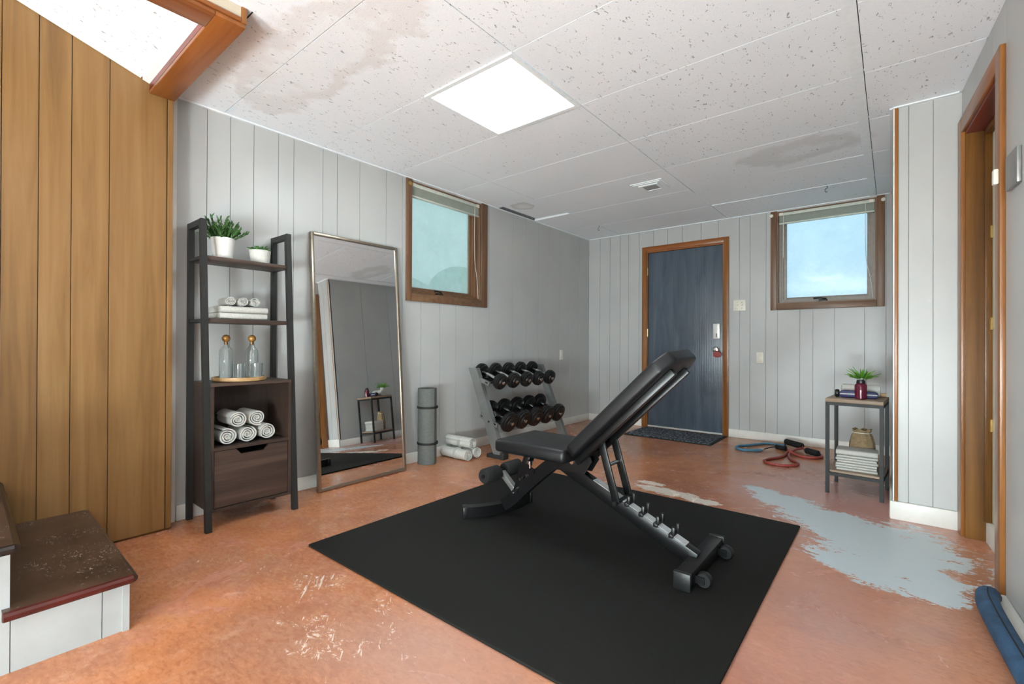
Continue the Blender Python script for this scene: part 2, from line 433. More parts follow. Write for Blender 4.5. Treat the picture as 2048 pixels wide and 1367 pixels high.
# ------------------------------------------------------------------ geometry helpers
OFF = {}
class MB:
    def __init__(self):
        self.v, self.f = [], []
    def add(self, vs, fs):
        k = len(self.v)
        self.v += [Vector(p) for p in vs]
        self.f += [tuple(i + k for i in f) for f in fs]
        return self
    def box(self, x0, x1, y0, y1, z0, z1):
        return self.add([(x0, y0, z0), (x1, y0, z0), (x1, y1, z0), (x0, y1, z0), (x0, y0, z1), (x1, y0, z1), (x1, y1, z1), (x0, y1, z1)],
                        [(0, 3, 2, 1), (4, 5, 6, 7), (0, 1, 5, 4), (1, 2, 6, 5), (2, 3, 7, 6), (3, 0, 4, 7)])
    def bar(self, a, b, w, h, side=(0, 1, 0)):
        """box from a to b; w along side, h across"""
        a, b = Vector(a), Vector(b)
        d = (b - a).normalized()
        s = Vector(side)
        s = (s - d * s.dot(d)).normalized()
        u = d.cross(s)
        vs = [p + s * (w / 2 * i) + u * (h / 2 * j) for p in (a, b) for i, j in ((-1, -1), (1, -1), (1, 1), (-1, 1))]
        return self.add(vs, [(0, 1, 2, 3), (7, 6, 5, 4), (0, 4, 5, 1), (1, 5, 6, 2), (2, 6, 7, 3), (3, 7, 4, 0)])
    def prism(self, poly, axis, a0, a1):
        def P(p, a):
            return {'X': (a, p[0], p[1]), 'Y': (p[0], a, p[1]), 'Z': (p[0], p[1], a)}[axis]
        n = len(poly)
        vs = [P(p, a0) for p in poly] + [P(p, a1) for p in poly]
        fs = [tuple(range(n))[::-1], tuple(range(n, 2 * n))] + [(i, (i + 1) % n, (i + 1) % n + n, i + n) for i in range(n)]
        return self.add(vs, fs)
    def tube(self, pts, r, n=10, closed=False, caps=True):
        pts = [Vector(p) for p in pts]
        N = len(pts)
        rs = r if isinstance(r, (list, tuple)) else [r] * N
        vs = []
        nrm = None
        for i in range(N):
            if closed:
                d = pts[(i + 1) % N] - pts[i - 1]
            else:
                d = pts[min(i + 1, N - 1)] - pts[max(i - 1, 0)]
            d.normalize()
            if nrm is None:
                ref = Vector((0, 0, 1)) if abs(d.z) < 0.9 else Vector((1, 0, 0))
                nrm = (ref - d * ref.dot(d)).normalized()
            else:
                nrm = (nrm - d * nrm.dot(d)).normalized()
            b = d.cross(nrm)
            vs += [pts[i] + (nrm * math.cos(2 * math.pi * k / n) + b * math.sin(2 * math.pi * k / n)) * rs[i] for k in range(n)]
        fs = []
        for i in range(N if closed else N - 1):
            j = (i + 1) % N
            fs += [(i * n + k, i * n + (k + 1) % n, j * n + (k + 1) % n, j * n + k) for k in range(n)]
        if caps and not closed:
            fs += [tuple(range(n))[::-1], tuple(range((N - 1) * n, N * n))]
        return self.add(vs, fs)
    def rect_sweep(self, pts, w, h):
        """rectangular tube swept along points lying in one level; w sideways, h up"""
        pts = [Vector(p) for p in pts]
        vs = []
        for i, p in enumerate(pts):
            d = (pts[min(i + 1, len(pts) - 1)] - pts[max(i - 1, 0)]).normalized()
            s = Vector((-d.y, d.x, 0)).normalized()
            for a, b in ((-1, -1), (1, -1), (1, 1), (-1, 1)):
                vs.append(p + s * (a * w / 2) + Vector((0, 0, b * h / 2)))
        fs = [(0, 1, 2, 3)]
        for i in range(len(pts) - 1):
            fs += [(i * 4 + k, i * 4 + (k + 1) % 4, i * 4 + 4 + (k + 1) % 4, i * 4 + 4 + k) for k in range(4)]
        k = len(vs)
        fs.append((k - 1, k - 2, k - 3, k - 4))
        return self.add(vs, fs)
    def lathe(self, prof, c, axis='Z', n=24, sy=1.0):
        c = Vector(c)
        vs = []
        for r, h in prof:
            for k in range(n):
                a = 2 * math.pi * k / n
                x, y = r * math.cos(a), r * math.sin(a) * sy
                vs.append(c + (Vector((x, y, h)) if axis == 'Z' else Vector((h, x, y)) if axis == 'X' else Vector((y, h, x))))
        fs = []
        for i in range(len(prof) - 1):
            fs += [(i * n + k, i * n + (k + 1) % n, (i + 1) * n + (k + 1) % n, (i + 1) * n + k) for k in range(n)]
        fs += [tuple(range(n))[::-1], tuple(range((len(prof) - 1) * n, len(prof) * n))]
        return self.add(vs, fs)
    def ball(self, c, r, n=16, sz=1.0):
        prof = [(r * math.sin(math.pi * i / 10), -r * sz * math.cos(math.pi * i / 10)) for i in range(11)]
        prof[0] = (1e-4, prof[0][1])
        prof[-1] = (1e-4, prof[-1][1])
        return self.lathe(prof, c, 'Z', n)
    def build(self, name, mat, parent=None, bevel=0.0, seg=2, smooth=None, xf=None):
        off = OFF.get(parent, Vector((0, 0, 0))) if parent else Vector((0, 0, 0))
        me = bpy.data.meshes.new(name)
        bm = bmesh.new()
        vs = [bm.verts.new((xf @ p if xf else p) - off) for p in self.v]
        for f in self.f:
            try:
                bm.faces.new([vs[i] for i in f])
            except ValueError:
                pass
        if bevel:
            bmesh.ops.remove_doubles(bm, verts=bm.verts, dist=1e-5)
            bmesh.ops.bevel(bm, geom=list(bm.edges), offset=bevel, segments=seg, profile=0.5, affect='EDGES', clamp_overlap=True)
        bmesh.ops.recalc_face_normals(bm, faces=bm.faces)
        bm.to_mesh(me)
        bm.free()
        me.materials.append(MT[mat] if isinstance(mat, str) else mat)
        if smooth is None:
            smooth = len(self.f) > 14 or bevel > 0
        if smooth:
            me.polygons.foreach_set('use_smooth', [True] * len(me.polygons))
            if hasattr(me, 'set_sharp_from_angle'):
                me.set_sharp_from_angle(angle=math.radians(38))
        o = bpy.data.objects.new(name, me)
        COL.objects.link(o)
        if parent:
            o.parent = parent
            OFF[o] = off
        else:
            OFF[o] = Vector((0, 0, 0))
        return o

def tag(o, label, cat, group=None, kind=None):
    o['label'] = label
    o['category'] = cat
    if group: o['group'] = group
    if kind: o['kind'] = kind
    return o
def thing(name, loc, label, cat, group=None, kind=None, rotz=0.0, local=False):
    o = bpy.data.objects.new(name, None)
    COL.objects.link(o)
    o.empty_display_size = 0.05
    o.location = loc
    o.rotation_euler = (0, 0, rotz)
    OFF[o] = Vector((0, 0, 0)) if local else Vector(loc)
    return tag(o, label, cat, group, kind)
def copy_tree(src, label, loc, rotz=None, parent=None):
    c = src.copy()
    COL.objects.link(c)
    c.parent = parent
    if parent is None:
        c.location = loc
        if rotz is not None: c.rotation_euler = (0, 0, rotz)
        c['label'] = label
    for ch in [x for x in bpy.data.objects if x.parent == src]:
        copy_tree(ch, None, None, None, c)
    return c
def one(name, mb, mat, label, cat, group=None, kind=None, bevel=0.0, smooth=None):
    return tag(mb.build(name, mat, None, bevel, smooth=smooth), label, cat, group, kind)

def cells(u0, u1, v0, v1, holes):
    """rectangles that fill u0..u1 x v0..v1 outside the holes"""
    us = sorted({u0, u1} | {u for h in holes for u in h[:2] if u0 < u < u1})
    out = []
    for a, b in zip(us, us[1:]):
        vsn = sorted({v0, v1} | {v for h in holes for v in h[2:] if v0 < v < v1})
        runs = []
        for c, d in zip(vsn, vsn[1:]):
            um, vm = (a + b) / 2, (c + d) / 2
            if any(h[0] < um < h[1] and h[2] < vm < h[3] for h in holes):
                continue
            if runs and abs(runs[-1][1] - c) < 1e-6:
                runs[-1] = (runs[-1][0], d)
            else:
                runs.append((c, d))
        out += [(a, b, c, d) for c, d in runs]
    return out
def spline(pts, k=8, closed=False):
    pts = [Vector(p) for p in pts]
    n = len(pts)
    out = []
    for i in range(n if closed else n - 1):
        g = (lambda j: pts[j % n]) if closed else (lambda j: pts[max(0, min(n - 1, j))])
        p0, p1, p2, p3 = g(i - 1), g(i), g(i + 1), g(i + 2)
        for s in range(k):
            t = s / k
            out.append(0.5 * ((2 * p1) + (p2 - p0) * t + (2 * p0 - 5 * p1 + 4 * p2 - p3) * t * t + (3 * p1 - p0 - 3 * p2 + p3) * t ** 3))
    if not closed:
        out.append(pts[-1])
    return out

# ================================================================== SETTING
fl = one('floor', MB().box(-0.15, 4.0, -3.4, YB + 0.15, -0.06, 0), 'floor', 'worn terracotta painted concrete floor with bare blue-grey patches', 'floor', kind='structure')

WIN1 = (2.515, 3.345, 1.375, 2.292)      # y0,y1,z0,z1 in the left wall
WIN2 = (2.135, 2.920, 1.375, 2.292)      # x0,x1,z0,z1 in the back wall
DOOR = (0.775, 1.640, -0.01, 2.06)       # x0,x1,z0,z1 in the back wall

# left wall
mb = MB()
for a, b, c, d in cells(0.87, YB + 0.14, 0, H + 0.12, [WIN1]):
    mb.box(-0.14, -0.009, a, b, c, d)
wl = one('wall_left', mb, 'groove', 'grey panelled long wall behind the mirror and dumbbell rack', 'wall', kind='structure')
edges = [0.895, 1.062, 1.183, 1.313, 1.46, 1.559, 1.759, 1.866, 2.045, 2.275, 2.43, 2.62, 2.83, 3.02, 3.24, 3.47, 3.83, 4.05, 4.28, 4.47, 4.70, 4.93, 5.15, YB]
G = 0.0016
for a, b in zip(edges, edges[1:]):
    mb = MB()
    for r in cells(a + G, b - G, 0, H, [WIN1]):
        mb.box(-0.009, 0, r[0], r[1], r[2], r[3])
    mb.build('plank', 'grey', wl)
# back wall
mb = MB()
for a, b, c, d in cells(-0.14, 3.2, 0, H + 0.12, [WIN2, DOOR]):
    mb.box(a, b, YB + 0.009, YB + 0.14, c, d)
wb = one('wall_back', mb, 'groove', 'pale grey panelled end wall with the blue door', 'wall', kind='structure')
edges = [0.0, 0.16, 0.30, 0.437, 0.549, 0.683, 0.86, 1.028, 1.20, 1.40, 1.58, 1.791, 1.891, 2.038, 2.141, 2.333, 2.44, 2.61, 2.833, 2.985, 3.03]
for a, b in zip(edges, edges[1:]):
    mb = MB()
    for r in cells(a + G, b - G, 0, H, [WIN2, DOOR]):
        mb.box(r[0], r[1], YB, YB + 0.009, r[2], r[3])
    if mb.v:
        mb.build('plank', 'grey', wb)
# jog: return wall and short facing wall
wr = one('wall_return', MB().box(3.039, 3.14, 3.6, YB, 0, H + 0.12), 'groove', 'narrow grey return wall beside the small side table', 'wall', kind='structure')
for a, b in ((3.505, 4.0), (4.0, 4.45), (4.45, 4.9), (4.9, YB)):
    MB().box(3.03, 3.039, a + G, b - G, 0, H).build('plank', 'grey', wr)
wj = one('wall_jog', MB().box(3.05, 3.7, 3.509, 3.6, 0, H + 0.12), 'groove', 'short grey panelled wall facing the camera beside the right doorway', 'wall', kind='structure')
edges = [3.052, 3.097, 3.198, 3.345]
for a, b in zip(edges, edges[1:]):
    MB().box(a + G, b - G, 3.50, 3.509, 0, H).build('plank', 'grey', wj)
t = one('trim_1', MB().box(3.03, 3.036, 3.494, 3.52, 0.1, H), 'white_trim', 'thin white corner bead on the jog wall edge', 'trim', kind='structure')
t = one('trim_2', MB().box(3.036, 3.052, 3.492, 3.508, 0.1, H), 'trimwood_z', 'narrow brown wooden corner strip on the jog wall', 'trim', kind='structure', bevel=0.002)

# wooden panelled stair wall
ww = one('wall_stair', MB().box(-0.14, 0.108, -3.2, 0.866, 0, 3.8), 'jamb', 'honey brown wood panelled wall beside the stairs', 'wall', kind='structure')
edges = [-3.2, -2.9, -2.5, -2.2, -1.9, -1.6, -1.3, -1.0, -0.7, -0.4, -0.12, 0.02, 0.15, 0.264, 0.375, 0.481, 0.614, 0.842]
for a, b in zip(edges, edges[1:]):
    MB().box(0.108, 0.12, a + 0.0016, b - 0.0016, 0.012, 3.8).build('plank', 'wallwood', ww)
MB().box(0.108, 0.123, 0.8445, 0.869, 0.012, H).build('edge_strip', 'wallwood', ww, bevel=0.002)
t = one('trim_3', MB().box(0.0005, 0.014, 0.872, 0.914, 0.0, H), 'white_trim', 'white corner strip where wood panelling meets grey wall', 'trim', kind='structure')

# unseen rear walls that close the room
one('wall_rear', MB().box(-0.14, 4.1, -3.34, -3.2, 0, 3.9), 'grey', 'plain grey wall behind the camera', 'wall', kind='structure')

# ---- right wall, slightly out of square: local x = depth outward, local y = -distance from the jog corner
TH = math.atan(0.07)
rw = thing('wall_right', (3.31, 3.5, 0), 'grey right-hand wall with the old wooden doorway', 'wall', kind='structure', rotz=TH, local=True)
OP = (0.10, 0.735, -0.01, 2.06)
mb = MB()
for a, b, c, d in cells(-0.1, 6.75, 0, H + 0.12, [OP]):
    mb.box(0.009, 0.12, -b, -a, c, d)
mb.build('backing', 'groove', rw)
edges = [0.0, 0.38, 0.62, 0.812, 1.02, 1.22, 1.42, 1.65, 2.0, 2.4, 2.8, 3.2, 3.6, 4.0, 4.5, 5.0, 5.7, 6.7]
for a, b in zip(edges, edges[1:]):
    mb = MB()
    for r in cells(a + G / 2, b - G / 2, 0, H, [OP]):
        mb.box(0, 0.009, -r[1], -r[0], r[2], r[3])
    if mb.v:
        mb.build('plank', 'grey', rw)
# doorway in the right wall
d2 = thing('door_2', (3.31, 3.5, 0), 'brown varnished doorway with a cream door at the right edge', 'door', kind='structure', rotz=TH, local=True)
MB().box(-0.018, 0, -0.10, -0.012, 0, 2.14).build('casing', 'trimwood_z', d2, bevel=0.003)
MB().box(-0.018, 0, -0.805, -0.735, 0, 2.14).build('casing', 'trimwood_z', d2, bevel=0.003)
MB().box(-0.018, 0, -0.734, -0.101, 2.06, 2.14).build('head_casing', 'trimwood_y', d2, bevel=0.003)
MB().box(-0.004, 0.12, -0.118, -0.10, 0, 2.06).build('jamb', 'jamb', d2)
MB().box(-0.004, 0.12, -0.735, -0.717, 0, 2.06).build('jamb', 'jamb', d2)
MB().box(-0.004, 0.12, -0.716, -0.119, 2.042, 2.06).build('head_jamb', 'redwood', d2)
MB().box(0.062, 0.088, -0.14, -0.1185, 0.1, 2.04).build('door_stop', 'jamb', d2, bevel=0.002)
MB().box(0.062, 0.088, -0.716, -0.141, 2.014, 2.041).build('door_stop', 'jamb', d2, bevel=0.002)
MB().box(0.089, 0.118, -0.714, -0.1195, 0.105, 2.04).build('door_leaf', 'cream', d2)
MB().box(0.07, 0.118, -0.716, -0.12, 0.0, 0.1).build('threshold', 'white_trim', d2)
for z in (0.55, 1.05, 1.5):
    MB().box(0.0795, 0.088, -0.15, -0.1402, z, z + 0.06).build('strike_plate', 'brass_metal', d2)
one_b = MB().box(-0.045, -0.001, -2.6, -0.81, 0, 0.016)
o = one_b.build('baseboard_right', 'white_trim', None, bevel=0.003)
o.location = (3.31, 3.5, 0); o.rotation_euler = (0, 0, TH)
tag(o, 'flat white shoe strip along the foot of the right wall', 'baseboard', kind='structure')

# ---- baseboards
def base(name, mb, label):
    return one(name, mb, 'white_trim', label, 'baseboard', kind='structure', bevel=0.003)
base('baseboard_left', MB().box(0.001, 0.014, 0.92, YB - 0.001, 0, 0.085), 'white baseboard along the long grey wall')
base('baseboard_back_1', MB().box(0.015, 0.724, YB - 0.014, YB - 0.001, 0, 0.085), 'short white baseboard left of the blue door')
base('baseboard_back_2', MB().box(1.69, 3.028, YB - 0.014, YB - 0.001, 0, 0.085), 'white baseboard right of the blue door')
base('baseboard_jog', MB().box(3.018, 3.305, 3.48, 3.499, 0, 0.10), 'white baseboard on the short jog wall')
base('baseboard_return', MB().box(3.016, 3.029, 3.502, YB - 0.015, 0, 0.085), 'white baseboard on the return wall behind the side table')

# ---- ceiling
A0, T, Y0 = 0.4542, 0.6096, 1.1447
STAIR = (0.0, 0.905, -4.0, 0.765)
OUT = (3.03, 5.0, 3.5, 6.0)
mb = MB()
for a, b, c, d in cells(-0.14, 4.1, -3.34, YB + 0.14, [STAIR]):
    mb.box(a, b, c, d, H + 0.12, H + 0.2)
ce = one('ceiling', mb, 'dark_void', 'white suspended ceiling of speckled tiles in a white grid', 'ceiling', kind='structure')
xs = [0.0, A0, A0 + 2 * T, A0 + 4 * T, 3.9]
ys = [Y0 + i * T for i in range(-8, 7)]
ys = [y for y in ys if y > -3.15]
ys = [-3.2] + ys + [YB]
LX0, LX1, LY0, LY1 = A0 + T, A0 + 2 * T, Y0 + T, Y0 + 2 * T
RX0, RX1, RY0, RY1 = A0 + 2 * T, A0 + 3 * T, Y0 - 3 * T, Y0 - 2 * T
RWALL = lambda y: 3.31 + 0.07 * (3.5 - y)
def shrink(r, g):
    return (r[0] + g, r[1] - g, r[2] + g, r[3] - g)
for i, (x0, x1) in enumerate(zip(xs, xs[1:])):
    for j, (y0, y1) in enumerate(zip(ys, ys[1:])):
        xe = min(x1, RWALL((y0 + y1) / 2) + 0.02)
        holes = [STAIR, OUT, (LX0, LX1, LY0, LY1), (RX0, RX1, RY0, RY1)]
        cs = cells(x0, xe, y0, y1, holes)
        if not cs:
            continue
        near = y0 < 2.3
        mat = 'tile' if near or (i == 3 and y0 < 3.3) or (i == 2 and y0 < 3.4) else ('tile_mid' if i == 2 or (i == 1 and y0 < 2.8) else 'tile_smooth')
        mb = MB()
        for r in cs:
            mb.box(r[0] + ((0.027 if i == 3 else 0.0026) if r[0] == x0 else 0), r[1] - (0.0026 if r[1] == x1 else 0), r[2] + (0.0026 if r[2] == y0 else 0), r[3] - (0.0026 if r[3] == y1 else 0), H + 0.002, H + 0.018)
        o = mb.build('ceiling_tile', mat, ce)
        if i == 0 and abs(y0 - (Y0 + 4 * T)) < 0.05:       # slipped tile with a dark gap
            o.location = (0.062, -0.050, 0.006)
        if i == 2 and abs(y1 - (Y0 + 6 * T)) < 0.05:       # tile lifted at one end
            o.rotation_euler = (0, 0, 0.0)
            o.matrix_world = Matrix.Translation((x0, y0, H)) @ Matrix.Rotation(0.030, 4, 'Z') @ Matrix.Translation((-x0, -y0, -H + 0.003)) @ Matrix.Translation((0, -0.012, 0))
HB = H - 0.001
for x in xs[1:-1]:
    w = 0.024 if x > 2.5 else 0.010
    mb = MB()
    ya = 0.88 if x < 0.95 else -3.2
    for r in cells(x - w, x + w, ya, YB - 0.002, [(LX0 + 0.02, LX1 + 0.02, LY0, LY1), (RX0 - 0.02, RX1, RY0, RY1)]):
        mb.box(r[0], r[1], r[2], r[3], H + 0.0186 if w < 0.02 else H - 0.004, H + 0.024 if w < 0.02 else H + 0.0018)
    mb.build('grid_bar', 't_bar', ce)
for y in ys[1:-1]:
    for x0, x1 in zip(xs, xs[1:]):
        xe = min(x1, RWALL(y))
        if y > 3.5: xe = min(xe, 3.03)
        w = 0.008
        hs = [STAIR, (LX0, LX1 + 0.02, LY0 - 0.02, LY1 + 0.02), (RX0 - 0.02, RX1, RY0 - 0.02, RY1 + 0.02)]
        cs = cells(x0 + 0.012, xe - 0.012, y - w, y + w, hs)
        if not cs: continue
        mb = MB()
        for r in cs:
            mb.box(r[0], r[1], r[2], r[3], H + 0.0186, H + 0.024)
        mb.build('grid_bar', 't_bar', ce)
# wall angles
MB().box(0.0005, 0.016, 0.89, YB - 0.001, H - 0.006, H + 0.001).build('wall_angle', 't_bar', ce)
MB().box(0.02, 3.02, YB - 0.016, YB - 0.0005, H - 0.006, H + 0.001).build('wall_angle', 't_bar', ce)
MB().box(3.014, 3.0295, 3.49, YB - 0.02, H - 0.006, H + 0.001).build('wall_angle', 't_bar', ce)
MB().box(3.03, 3.30, 3.482, 3.4995, H - 0.006, H + 0.001).build('wall_angle', 't_bar', ce)

def troffer(name, x0, x1, y0, y1, mat, label):
    t = thing(name, ((x0 + x1) / 2, (y0 + y1) / 2, H), label, 'ceiling light')
    for k, (a, b, c, d) in enumerate(((x0, x1, y0, y0 + 0.026), (x0, x1, y1 - 0.026, y1), (x0, x0 + 0.026, y0 + 0.026, y1 - 0.026), (x1 - 0.026, x1, y0 + 0.026, y1 - 0.026))):
        MB().box(a + .001, b - .001, c + (.001 if k > 1 else 0), d - (.001 if k > 1 else 0), H - 0.006, H + 0.01).build('frame_side', 't_bar', t)
    MB().box(x0 + 0.026, x1 - 0.026, y0 + 0.026, y1 - 0.026, H - 0.002, H + 0.012).build('diffuser', mat, t)
    MB().box(x0 + 0.006, x1 - 0.006, y0 + 0.006, y1 - 0.006, H + 0.013, H + 0.06).build('housing', 't_bar', t)
    return t
troffer('ceiling_light', LX0, LX1, LY0, LY1, 'panel', 'lit square white ceiling light panel above the black mat')
troffer('ceiling_light', RX0, RX1, RY0, RY1, 'panel_rear', 'lit square ceiling light panel behind the camera')  # unseen extra panel, added to brighten the near end

# ceiling vent
v = thing('ceiling_vent', (1.45, 3.9, H), 'small square white ceiling air vent with a grey core', 'vent')
for k, (s0, s1, z) in enumerate(((0.135, 0.115, 0.004), (0.112, 0.085, 0.009), (0.082, 0.06, 0.015))):
    mb = MB()
    for sx in (-1, 1):
        a, b = sorted((sx * s0, sx * s1))
        mb.box(1.45 + a, 1.45 + b, 3.9 - s0, 3.9 + s0, H - z, H + 0.001)
        mb.box(1.45 - s1, 1.45 + s1, 3.9 + a, 3.9 + b, H - z, H + 0.001)
    mb.build('frame_ring', 't_bar', v)
MB().box(1.45 - 0.06, 1.45 + 0.06, 3.9 - 0.06, 3.9 + 0.06, H - 0.011, H).build('core', 'vent_grey', v)

# bent wire hooks hanging from the ceiling grid
for (x, y, lab) in ((0.46, 4.80, 'bent dark wire hook hanging from ceiling near the left corner'), (2.60, 4.80, 'bent dark wire hook hanging from ceiling before the right window')):
    p = spline([(x, y, H), (x + 0.004, y, H - 0.018), (x - 0.012, y, H - 0.03), (x - 0.008, y, H - 0.052), (x + 0.006, y, H - 0.05)], 5)
    one('wire_hook', MB().tube(p, 0.0022, 6), 'black_plastic', lab, 'hook', 'ceiling wire hooks')

# stair opening: header boards, sloped soffit
hd = thing('trim_4', (0.5, 0.82, 2.23), 'varnished wooden header boards around the stair opening', 'trim', kind='structure')
MB().box(0.1235, 1.02, 0.766, 0.872, 2.225, 2.243).build('bottom_board', 'trimwood_x', hd, bevel=0.002)
MB().box(0.1235, 0.904, 0.766, 0.780, 2.244, 2.34).build('inner_face', 'redwood', hd)
MB().box(0.1235, 1.006, 0.858, 0.872, 2.244, H).build('outer_face', 'trimwood_x', hd)
MB().box(0.905, 1.02, -3.19, 0.765, 2.225, 2.243).build('bottom_board', 'trimwood_y', hd, bevel=0.002)
MB().box(0.905, 0.917, -3.19, 0.764, 2.244, 3.8).build('inner_face', 'beige', hd)
MB().box(1.006, 1.018, -3.19, 0.855, 2.262, H).build('side_board', 'beige', hd)
MB().box(1.002, 1.024, 0.8555, 0.876, 2.244, H).build('corner_bead', 'trimwood_z', hd, bevel=0.002)
MB().box(1.004, 1.026, -3.19, 0.855, 2.244, 2.261).build('edge_bead', 'trimwood_y', hd, bevel=0.002)
# sloped soffit over the stairs
sl = lambda y: 2.285 + (0.766 - y) * 0.34
so = thing('ceiling_stair', (0.5, 0.5, 2.3), 'white fissured sloping ceiling above the stairs', 'ceiling', kind='structure')
ys2 = [0.745, 0.135, -0.475, -1.085, -1.695, -3.195]
for a, b in zip(ys2, ys2[1:]):
    mb = MB()
    mb.prism([(a - 0.002, sl(a)), (b + 0.002, sl(b)), (b + 0.002, sl(b) + 0.02), (a - 0.002, sl(a) + 0.02)], 'X', 0.1235, 0.904)
    mb.build('ceiling_tile', 'tile', so)
MB().prism([(0.766, sl(0.766) - 0.012), (0.738, sl(0.738) - 0.012), (0.738, sl(0.738) - 0.001), (0.766, sl(0.766) - 0.001)], 'X', 0.124, 0.903).build('edge_bar', 't_bar', so)
MB().prism([(0.73, sl(0.73) - 0.010), (-3.19, sl(-3.19) - 0.010), (-3.19, sl(-3.19) - 0.001), (0.73, sl(0.73) - 0.001)], 'X', 0.1232, 0.145).build('edge_bar', 't_bar', so)
MB().prism([(0.9, sl(0.766) + 0.022), (-3.2, sl(-3.2) + 0.022), (-3.2, sl(-3.2) + 0.06), (0.9, sl(0.9) + 0.12)], 'X', 0.0, 1.02).build('deck', 'dark_void', so)

# ---- windows (u along wall, v up, d outward)
def window(name, W, M, mats, label, pane, across):
    u0, u1, v0, v1 = W
    c = M((u0 + u1) / 2, v0, 0)
    t = thing(name, c, label, 'window', kind='structure')
    def bx(a, b, c0, d0, e, f):
        p, q = Vector(M(a, c0, e)), Vector(M(b, d0, f))
        return MB().box(min(p.x, q.x), max(p.x, q.x), min(p.y, q.y), max(p.y, q.y), min(p.z, q.z), max(p.z, q.z))
    cw0, cw1 = 0.055, 0.078
    bx(u0 - cw0, u0, v0 - 0.06, v1 + 0.010, -0.016, 0.0).build('casing', 'window_wood', t, bevel=0.003)
    bx(u1, u1 + cw1 if name == 'window_1' else u1 + 0.056, v0 - 0.06, v1 + 0.010, -0.016, 0.0).build('casing', 'window_wood', t, bevel=0.003)
    bx(u0 + .0005, u1 - .0005, v0 - 0.06, v0, -0.016, 0.0).build('casing', across, t, bevel=0.003)
    # liner
    bx(u0, u0 + 0.012, v0, v1, 0.0, 0.138).build('liner', 'window_wood', t)
    bx(u1 - 0.012, u1, v0, v1, 0.0, 0.138).build('liner', 'window_wood', t)
    bx(u0 + 0.012, u1 - 0.012, v0, v0 + 0.012, 0.0, 0.138).build('liner', across, t)
    bx(u0 + 0.012, u1 - 0.012, v1 - 0.01, v1, 0.0, 0.138).build('liner', across, t)
    # stepped stops, then sash
    for s, (w, e, f) in enumerate(((0.018, 0.05, 0.064), (0.034, 0.065, 0.08))):
        a, b = u0 + 0.012, u1 - 0.012
        bx(a, a + w, v0 + 0.013, v1 - 0.011, e, f).build('stop', mats, t)
        bx(b - w, b, v0 + 0.013, v1 - 0.011, e, f).build('stop', mats, t)
        bx(a + w, b - w, v0 + 0.013, v0 + 0.013 + w, e, f).build('stop', mats, t)
    a, b = u0 + 0.013, u1 - 0.013
    sw = 0.058
    sa = bx(a, a + sw, v0 + 0.014, v1 - 0.012, 0.085, 0.115).build('sash_stile', mats, t, bevel=0.003)
    bx(b - sw, b, v0 + 0.014, v1 - 0.012, 0.085, 0.115).build('sash_stile', mats, t, bevel=0.003)
    bx(a + sw, b - sw, v0 + 0.014, v0 + 0.066, 0.085, 0.115).build('sash_rail', mats, t, bevel=0.003)
    bx(a + sw, b - sw, v1 - 0.06, v1 - 0.012, 0.085, 0.115).build('sash_rail', mats, t, bevel=0.003)
    bx(a + sw - .004, b - sw + .004, v0 + 0.062, v1 - 0.056, 0.098, 0.103).build('pane', pane, t)
    # crank
    um = u0 + (u1 - u0) * (0.48 if name == 'window_2' else 0.40)
    h = thing_part = bx(um - 0.03, um + 0.04, v0 + 0.013, v0 + 0.030, 0.020, 0.048).build('crank_base', 'black_plastic', t, bevel=0.004)
    MB().tube([M(um + 0.03, v0 + 0.036, 0.030), M(um - 0.02, v0 + 0.044, 0.012), M(um - 0.07, v0 + 0.042, 0.008)], [0.007, 0.006, 0.009], 8).build('crank_handle', 'black_plastic', h)
    # little round hanger at the casing top
    for uu in ((u0 - 0.028,) if name == 'window_1' else (u0 - 0.045, u1 + 0.045)):
        p = Vector(M(uu, v1 - 0.035, -0.017)); q = Vector(M(uu, v1 - 0.035, -0.026))
        k = MB().tube([p, q], 0.016, 14).build('round_hanger', 'brass_metal' if name == 'window_1' else 'plate', t)
    return t
M1 = lambda u, v, d: (-d, u, v)
M2 = lambda u, v, d: (u, YB + d, v)
window('window_1', WIN1, M1, 'window_wood', 'brown framed basement window in the long grey wall', 'pane_side', 'window_wood_h')
window('window_2', WIN2, M2, 'sash', 'brown framed basement window with taupe sash beside the jog wall', 'pane_back', 'window_wood_h')

